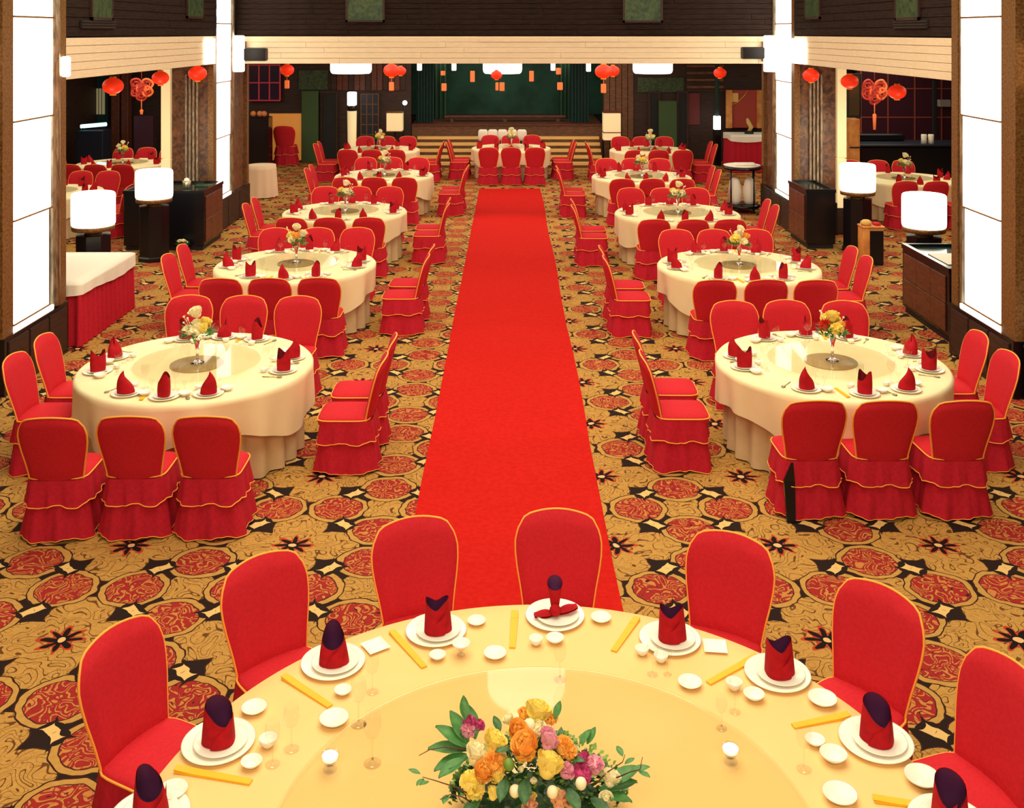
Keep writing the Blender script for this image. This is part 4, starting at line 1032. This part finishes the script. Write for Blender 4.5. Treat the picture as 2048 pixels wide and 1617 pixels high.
for k in range(10): wallpart(1374+(0)*0, 115+k*7, 1448, 115+(k+1)*7-.8, DARKW if k % 2 else STEPD, 'plank')
wallpart(1375, 186, 1400, 250, CARDR, 'wall_panel', th=.05)
wallpart(597, 140, 655, 180, GPANE, 'wall_panel', th=.05); wallpart(1275, 155, 1368, 185, GPANE, 'wall_panel', th=.05)
panel(603, 182, 636, 308, 30.2, .1, 'screen', mat('moss_green', (.05,.10,.03), .7), 'tall moss green panel at the back left wall beside dark door', 'screen', ground=True)
panel(1318, 202, 1354, 262, 30.2, .1, 'screen', bpy.data.materials['moss_green'], 'moss green panel in the dark doorway at back right', 'screen', ground=True)
def doorway(n, px0, px1, py0, d=30.44):
    a, b = at(px0, 0, d), at(px1, 0, d); z1 = at(0, py0, d).z
    o = struct(MB().box(a.x, d-.03, 0, b.x, d+.05, z1).build('door_%d' % n, BLKM)); m = MB()
    m.box(a.x-.06, d-.06, 0, a.x, d, z1+.06).box(b.x, d-.06, 0, b.x+.06, d, z1+.06).box(a.x, d-.06, z1, b.x, d, z1+.06); m.build('door_frame', DARKW, o)
doorway(1, 645, 672, 186); doorway(2, 1300, 1316, 186); doorway(3, 1357, 1372, 186)
# grid window back middle-left
def gridwin(n, px0, py0, px1, py1, d, nx, ny, pane, bar, bw=.03, ornt='b', X=None, yr=None):
    t = bpy.data.objects.new('window_%d' % n, None); COL.objects.link(t); t['kind'] = 'structure'
    a, b = at(px0, py1, d), at(px1, py0, d)
    for i in range(nx):
        for j in range(ny):
            xa = a.x+(b.x-a.x)*i/nx; xb = a.x+(b.x-a.x)*(i+1)/nx; za = a.z+(b.z-a.z)*j/ny; zb = a.z+(b.z-a.z)*(j+1)/ny
            MB().box(xa+bw/2, d, za+bw/2, xb-bw/2, d+.02, zb-bw/2).build('pane', pane, t)
    for i in range(nx+1): x = a.x+(b.x-a.x)*i/nx; MB().box(x-bw/2, d-.02, a.z, x+bw/2, d+.03, b.z).build('glazing_bar', bar, t)
    for j in range(ny+1): z = a.z+(b.z-a.z)*j/ny; MB().box(a.x, d-.018, z-bw/2, b.x, d+.028, z+bw/2).build('glazing_bar', bar, t)
REDBAR = mat('red_bar', (.5,.04,.06), .5, emis=(.6,.04,.06), es=.15)
gridwin(7, 722, 188, 757, 290, 30.38, 3, 5, NAVY, STEPD)
gridwin(8, 497, 130, 560, 201, 30.3, 3, 2, mat('violet_pane', (.03,.012,.04), .2), REDBAR, .035)
# right aisle glazed maroon wall, left aisle dark cabinet
gridwin(9, 1722, 120, 1990, 292, 27.8, 5, 3, PLUM, mat('dull_red_bar', (.30,.06,.03), .5), .03)
# left end cabinet and lit counter
panel(493, 235, 537, 325, 28.8, .5, 'cabinet', BLACK, 'black cabinet standing by the far left pillar near the lit orange screen', 'cabinet', ground=True)
t = panel(538, 226, 603, 320, 30.25, .08, 'folding_screen', mat('amber_screen', (.75,.30,.06), .5, emis=(1,.38,.07), es=.22), 'glowing amber screen behind the lone red chair at back left', 'screen', DARKW, .05)
t.location.z = .06
put_chair(at(573,0,29.7).x, 29.7, 0, 'lone red covered chair before the glowing amber screen at back left', 'red covered chairs').scale = (1.25, 1.1, 1.2)
p = at(513, 233, 28.9)
for k, (dx, dz) in enumerate(((-.1, .06), (.08, .07), (.2, .05))):
    o = MB().sphere(.085, (0,0,0), 10, 6).build('gourd', mat('gourd_orange%d' % k, (.75,.25,.08), .5), None, (p.x+dx, 28.95, at(0,235,28.8).z+.088)); tag(o, 'orange gourd on top of the black cabinet, %s of three' % ('left', 'middle', 'right')[k], 'gourd', 'gourds on the black cabinet')
# painting on right
t = panel(1456, 180, 1522, 256, 30.2, .3, 'painting', mat('crimson_art', (.42,.05,.03), .5), 'crimson picture in wide orange frame over the skirted sideboard, back right', 'picture')
for a_, b_ in ((1452, 1464), (1514, 1526)):
    q0, q1 = at(a_, 256, 30.15), at(b_, 180, 30.15); MB().box(q0.x-t.location.x, -.08, 0, q1.x-t.location.x, 0, q1.z-q0.z).build('frame_side', ORANGE, t)
MB().tube([(-.45,-.03,.65),(-.2,-.03,.75),(0,-.03,.95),(.1,-.03,1.1)], .02, 6).build('motif', ORANGE, t)
MB().bevbox(-.42,-.03,.75,-.18,-.005,1.02,.01).build('motif', STEPW, t)
t = thing('carved_ornament', 'pale curved ornament on the skirted sideboard before the crimson picture', 'ornament', (at(1498,0,28.5).x, 28.5, 1.004))
MB().lathe([(.001,0),(.13,0),(.12,.05),(.05,.08),(.001,.08)], 16).build('base', BLKM, t); MB().tube([(0,0,.06),(.06,0,.18),(-.02,0,.32),(-.05,0,.42)], [.05,.06,.06,.03], 8).build('figure', mat('ochre', (.6,.42,.12), .5), t)
# tall lamps by the stage
def floor_lamp(px, ytop, ybot, d, wpx, label, red_band=False):
    a = at(px, ybot, d); h = (ybot-ytop)*d/F; w_ = wpx*d/F/2
    t = thing('floor_lamp', label, 'lamp', (a.x, d, 0)); z0 = a.z
    MB().lathe([(.001,0),(w_*.9,0),(w_*.9,.03),(.001,.03)], 20).tube([(0,0,.03),(0,0,z0)], .02, 8).build('base', BLKM, t)
    MB().bevbox(-w_, -w_, z0, w_, w_, z0+h, .02).build('lamp_shade', CREAMLIT, t)
    for z in ((z0-.01, z0+h*.28, z0+h) if red_band else (z0-.01, z0+h)):
        MB().box(-w_-.01,-w_-.01,z,w_+.01,w_+.01,z+.025).build('band', CARDR if red_band else BRONZE, t)
    return t
floor_lamp(790, 225, 262, 29.6, 31, 'cream box floor lamp behind the farthest left table near the stage')
floor_lamp(1223, 225, 280, 29.4, 34, 'cream box floor lamp with red band right of the stage steps', True)
t = thing('floor_lamp', 'slim tower lamp with white top and tapering cream column at back left', 'lamp', (at(704,0,29.4).x, 29.4, 0))
MB().lathe([(.001,0),(.10,0),(.12,.5),(.135,at(0,222,29.4).z),(.001,at(0,222,29.4).z)], 16).build('column', CREAMLIT, t)
MB().lathe([(.001,at(0,222,29.4).z),(.12,at(0,222,29.4).z),(.12,at(0,212,29.4).z),(.001,at(0,212,29.4).z)], 16).build('collar', BLACK, t)
MB().bevbox(-.12,-.12,at(0,211,29.4).z,.12,.12,at(0,184,29.4).z,.02).build('lamp_shade', PANEL, t)
t = thing('floor_lamp', 'slim white lit lamp on black post by the back right wall', 'lamp', (at(1434,0,29.6).x, 29.6, 0))
MB().bevbox(-.10,-.10,0,.10,.10,at(0,259,29.6).z,.01).build('post', BLACK, t); MB().bevbox(-.09,-.09,at(0,259,29.6).z,.09,.09,at(0,232,29.6).z,.01).build('lamp_shade', PANEL, t)
MB().tube([(0,0,at(0,232,29.6).z),(0,0,3.2)], .06, 8).build('pole', GCURT, t)
t = thing('spotlight', 'small white spotlight on a black stand beside the stage', 'lamp', (at(808,0,30).x, 30, 0))
MB().tube([(0,0,0),(0,0,at(0,212,30).z)], .03, 8).lathe([(.001,0),(.2,0),(.2,.03),(.001,.03)], 16).build('stand', BLKM, t); MB().sphere(.07, (.03,-.05,at(0,209,30).z+.05), 12, 8).build('head', PANEL, t)

# ------------------------------------------------------------------ ceiling drum lights, small lights, speakers
for k, (px0, px1) in enumerate(((661, 743), (966, 1044), (1266, 1345))):
    d = 23.2; a, b = at(px0, 147, d), at(px1, 147, d); w_ = (b.x-a.x)/2
    t = thing('ceiling_light', 'wide glowing white drum ceiling light below the cream beam, %s one' % ('left', 'middle', 'right')[k], 'light', ((a.x+b.x)/2, d, 3.449), 0, 'drum ceiling lights')
    MB().lathe([(.001,a.z-3.449),(w_*.90,a.z-3.449),(w_*.97,a.z-3.449+.03),(w_,a.z-3.449+.08),(w_,-.03),(.001,-.03)], 40).build('diffuser', PANEL, t)
    MB().lathe([(.001,0),(w_+.02,0),(w_+.02,-.04),(.001,-.04)][::-1], 40).build('ceiling_plate', BLKM, t)
for k, (px, y0, y1) in enumerate(((839, 122, 141), (908, 122, 141), (1106, 122, 141), (1177, 122, 143))):
    d = 25.5; a = at(px, y1, d); b = at(px, y0, d)
    t = thing('pendant_light', 'slim white rectangular pendant light over the stage front, %s from the left' % ordw[k], 'light', (a.x, d, a.z), 0, 'slim white pendant lights')
    MB().bevbox(-.055,-.055,0,.055,.055,b.z-a.z,.01).build('diffuser', PANEL, t); MB().tube([(0,0,b.z-a.z),(0,0,3.449-a.z)], .006, 5).build('cord', BLKM, t)
def speaker(px0, py0, px1, py1, lab, d=20.45):
    a, b = at(px0, py1, d), at(px1, py0, d); w_ = (b.x-a.x)/2; h = b.z-a.z
    t = thing('speaker', lab, 'speaker', ((a.x+b.x)/2, d, a.z))
    MB().bevbox(-w_, -.12, 0, w_, .14, h, .02).build('cabinet', BLKM, t); MB().box(-w_+.02,-.128,.02,w_-.02,-.12,h-.02).build('grille', BLACK, t); MB().box(-.05,.14,h*.3,.05,.38,h*.7).build('bracket', BLKM, t)
speaker(1484, 94, 1527, 118, 'black box speaker mounted at the right of the cream beam')
speaker(490, 96, 533, 122, 'black box speaker mounted at the left of the cream beam')

# lanterns
def make_lantern():
    t = thing('paper_lantern', 'x', 'lantern')
    def b(u, v):
        th = 2*PI*u; ph = PI*(.08+.84*v); r = .17*math.sin(ph)*(1+.02*abs(math.cos(8*th))); return (r*math.cos(th), r*math.sin(th), -.14*math.cos(ph))
    MB().grid(b, 48, 14, True).build('paper_body', LANT, t)
    MB().lathe([(.001,.135),(.055,.135),(.055,.16),(.001,.16)], 16).build('top_cap', GOLD, t); MB().lathe([(.001,-.16),(.055,-.16),(.055,-.135),(.001,-.135)], 16).build('bottom_cap', GOLD, t)
    return t
lan = Proto(make_lantern())
def lantern(x, y, z, s, label, top, tail=0):
    o = lan.put((x, y, z), 0, label, 'red paper lanterns'); o.scale = (s, s, s)
    c = MB().tube([(0,0,.16),(0,0,(top-z)/s)], .006, 5).build('cord', BLKM, o)
    if tail: MB().tube([(0,0,-.16),(0,0,-.25)], .005, 5).bevbox(-.05,-.05,-.25-tail,.05,.05,-.25,.01).build('tassel', LANTO, o)
    return o
C0 = [c.name for c in kids(lan.root)]
def lpx(px, py, d, wpx, label, top=3.449, tail=0):
    q = at(px, py, d); return lantern(q.x, d, q.z, wpx*d/F/.34, label, top, tail)
lpx(226, 172, 15.7, 40, 'red lantern over the left side aisle, nearest of three')
lpx(321, 156, 17.85, 33, 'red lantern over the left side aisle, middle of three')
lpx(395, 147, 18.7, 36, 'red lantern before the far left fluted pillar', 3.449)
lpx(1794, 184, 15.9, 35, 'red lantern over the right side aisle, nearest of three')
lpx(1699, 163, 17.6, 34, 'red lantern over the right side aisle, middle of three')
lpx(1622, 151, 18.9, 32, 'red lantern before the far right fluted pillar')
lpx(574, 140, 24, 28, 'red lantern under low ceiling at back left with orange tassel', tail=.2)
lpx(783, 141, 23.9, 32, 'red lantern between left and middle drum lights, front one', tail=.18)
lpx(801, 142, 25.0, 22, 'red lantern between left and middle drum lights, rear one')
lpx(993, 150, 22.3, 22, 'small red lantern hanging before the middle drum light')
lpx(1207, 143, 23.9, 34, 'red lantern between middle and right drum lights, front one', tail=.18)
lpx(1226, 142, 25.0, 26, 'red lantern between middle and right drum lights, rear one')
lpx(1440, 146, 24, 25, 'red lantern under low ceiling at back right')
def tagcard(px, y0, y1, w_, d, label):
    a, b = at(px, y1, d), at(px, y0, d)
    t = thing('hanging_card', label, 'decoration', (a.x, d, a.z), 0, 'orange hanging cards'); MB().bevbox(-w_*d/F/2,-.03,0,w_*d/F/2,.03,b.z-a.z,.01).build('card', LANTO, t)
    MB().tube([(0,0,b.z-a.z),(0,0,3.449-a.z)], .004, 4).build('cord', BLKM, t)
for k, (px, y0, y1, w_, d) in enumerate(((886, 142, 151, 9, 25.9), (888, 167, 182, 10, 25.6), (945, 142, 164, 9, 25.6), (994, 165, 181, 6, 25.5), (1004, 165, 182, 10, 25.7), (1063, 142, 163, 9, 25.6), (1117, 136, 149, 10, 25.9), (1120, 165, 180, 11, 25.6))):
    tagcard(px, y0, y1, w_, d, 'orange paper card on a cord above the stage, %s from the left' % ordw[k])

# ------------------------------------------------------------------ side aisle furniture
panel(152, 262, 205, 325, 27.5, .6, 'bar_cabinet', NAVY, 'dark navy bar cabinet in the left aisle beneath the teal light', 'cabinet', ground=True)
q = at(175, 252, 27.3); t = thing('strip_light', 'glowing teal strip light above the dark bar cabinet in left aisle', 'light', (q.x, 27.7, at(0,262,27.5).z))
MB().box(-.3,-.02,0,-.27,.02,.08).box(.27,-.02,0,.3,.02,.08).build('bracket', BLKM, t); MB().tube([(-.34,0,.10),(.34,0,.16)], .05, 8).build('tube', TEAL, t)
t = panel(150, 150, 215, 246, 30.2, .1, 'back_shelf', mat('teal_wall', (.008,.05,.06), .4), 'dark teal back panel with small lit window in the left aisle', 'panel')
MB().bevbox(.05,-.03,.25,.40,0,1.0,.01).build('lit_window', mat('dim_lit', (.3,.24,.12), .5, emis=(.6,.5,.25), es=.25), t)
for x in (.13, .22, .31): MB().box(x,-.04,.25,x+.015,-.03,1.0).build('glazing_bar', BLKM, t)
q = at(172, 178, 29.8); t = thing('wall_light', 'small bright teal white lamp in the left aisle', 'light', (q.x, 30.1, q.z)); MB().sphere(.07, (0,-.05,0), 12, 8).build('globe', TEAL, t); MB().box(-.03,0,-.03,.03,.1,.03).build('bracket', BLKM, t)
for px0, px1, lab in ((128, 147, 'left'), (222, 238, 'middle'), (242, 256, 'right')):
    panel(px0, 140, px1, 330, 29.6, .3, 'wood_column', REDW if px0 > 200 else DARKW, 'slim dark wood column at the end of the left aisle, %s one' % lab, 'column', ground=True)
panel(267, 232, 305, 325, 28.6, .3, 'display_plinth', mat('aubergine', (.05,.015,.03), .4), 'dark plum plinth below the hanging red knot in the left aisle', 'plinth', ground=True)
def knot(px, py, d, w, label, top=3.449, tail=.35):
    q = at(px, py, d); t = thing('red_knot', label, 'decoration', (q.x, d, q.z)); s = w*d/F/2
    rr = random.Random(int(px))
    for k, (cx, cz_, r) in enumerate(((-.5,.5,.5), (.5,.5,.5), (-.55,-.1,.45), (.55,-.1,.45), (0,-.45,.5), (0,.1,.45))):
        pts = [((cx+r*math.cos(a)*(.9+.1*math.cos(3*a)))*s, .04*math.sin(2*a+k), (cz_+r*math.sin(a))*s) for a in [2*PI*i/20 for i in range(20)]]
        MB().tube(pts, .028, 6, True).build('loop', LANTO if k % 2 else CARDM, t)
        pts = [((cx+.5*r*math.cos(a))*s, .03*math.sin(3*a), (cz_+.5*r*math.sin(a))*s) for a in [2*PI*i/14 for i in range(14)]]
        MB().tube(pts, .026, 6, True).build('inner_loop', CARDM, t)
    MB().bevbox(-.55*s,-.02,-.5*s,.55*s,.015,.6*s,.02).build('centre', CARDM, t)
    MB().tube([(0,0,s),(0,0,top-q.z)], .008, 5).build('cord', CARDM, t)
    MB().tube([(0,0,-.9*s),(0,0,-.9*s-.25)], .012, 5).lathe([(.03,-.9*s-.25-tail),(.045,-.9*s-.25),(.001,-.9*s-.22)], 10, cap0=True).build('tassel', LANTO, t)
CARDM = mat('knot_red', (.6,.05,.03), .5, emis=(.7,.05,.03), es=.12)
knot(1749, 185, 24, 50, 'big red decorative knot with tassel before the maroon windows, right aisle')
knot(283, 180, 25, 44, 'red orange decorative knot hanging above the plum plinth, left aisle', tail=.1)
# right aisle black bar, sign, candles, lit cabinet
t = thing('black_bar', 'long black bar counter in the right aisle before the maroon windows', 'counter', (10.2, 25.6, 0))
MB().bevbox(-1.75,-.5,0,1.65,.5,1.02,.03).build('body', BLACK, t); MB().bevbox(-1.80,-.55,1.02,1.7,.55,1.08,.02).build('top', NAVY, t); MB().bevbox(-1.8,.2,1.08,-.4,.5,1.26,.03).build('raised_ledge', BLACK, t)
for px in (1848, 1862):
    q = at(px, 292, 25.3); t = thing('candle', 'fat cream candle on the black bar in the right aisle, %s of two' % ('left' if px < 1855 else 'right'), 'candle', (q.x, 25.3, 1.081), 0, 'cream candles on the bar')
    MB().lathe([(.001,0),(.07,0),(.065,.1),(.07,.2),(.06,.22),(.001,.21)], 16).build('wax', WHITE_CL, t); MB().tube([(0,0,.21),(0,0,.235)], .004, 5).build('wick', BLKM, t)
t = panel(1700, 238, 1720, 318, 25.0, .35, 'lit_cabinet', ORANGE, 'narrow amber wood cabinet beside the right cream post', 'cabinet', ground=True)
MB().box(-.13,-.015,1.0,.13,0,1.03).build('shelf', BLKM, t)
panel(1697, 150, 1720, 232, 25.1, .08, 'mirror', mat('mottled_mirror', (.12,.08,.04), .2, .4), 'narrow mottled mirror above the amber cabinet, right aisle', 'mirror', BLKM, .03)
panel(1880, 200, 1902, 214, 27.6, .19, 'sign_plate', mat('grey_plate', (.35,.30,.28), .5), 'small blank grey plate hung on the maroon windows', 'plate')
panel(1866, 160, 1874, 292, 27.4, .08, 'window_post', BLKM, 'slim black post before the maroon windows in the right aisle', 'post', ground=True)
struct(MB().box(at(1716,0,27.8).x, 27.84, 0, 12, 28.0, 3.45).build('wall_right', PLUM))
print('objects', len(bpy.data.objects), 'tris', sum(len(m.polygons)*2 for m in bpy.data.meshes))
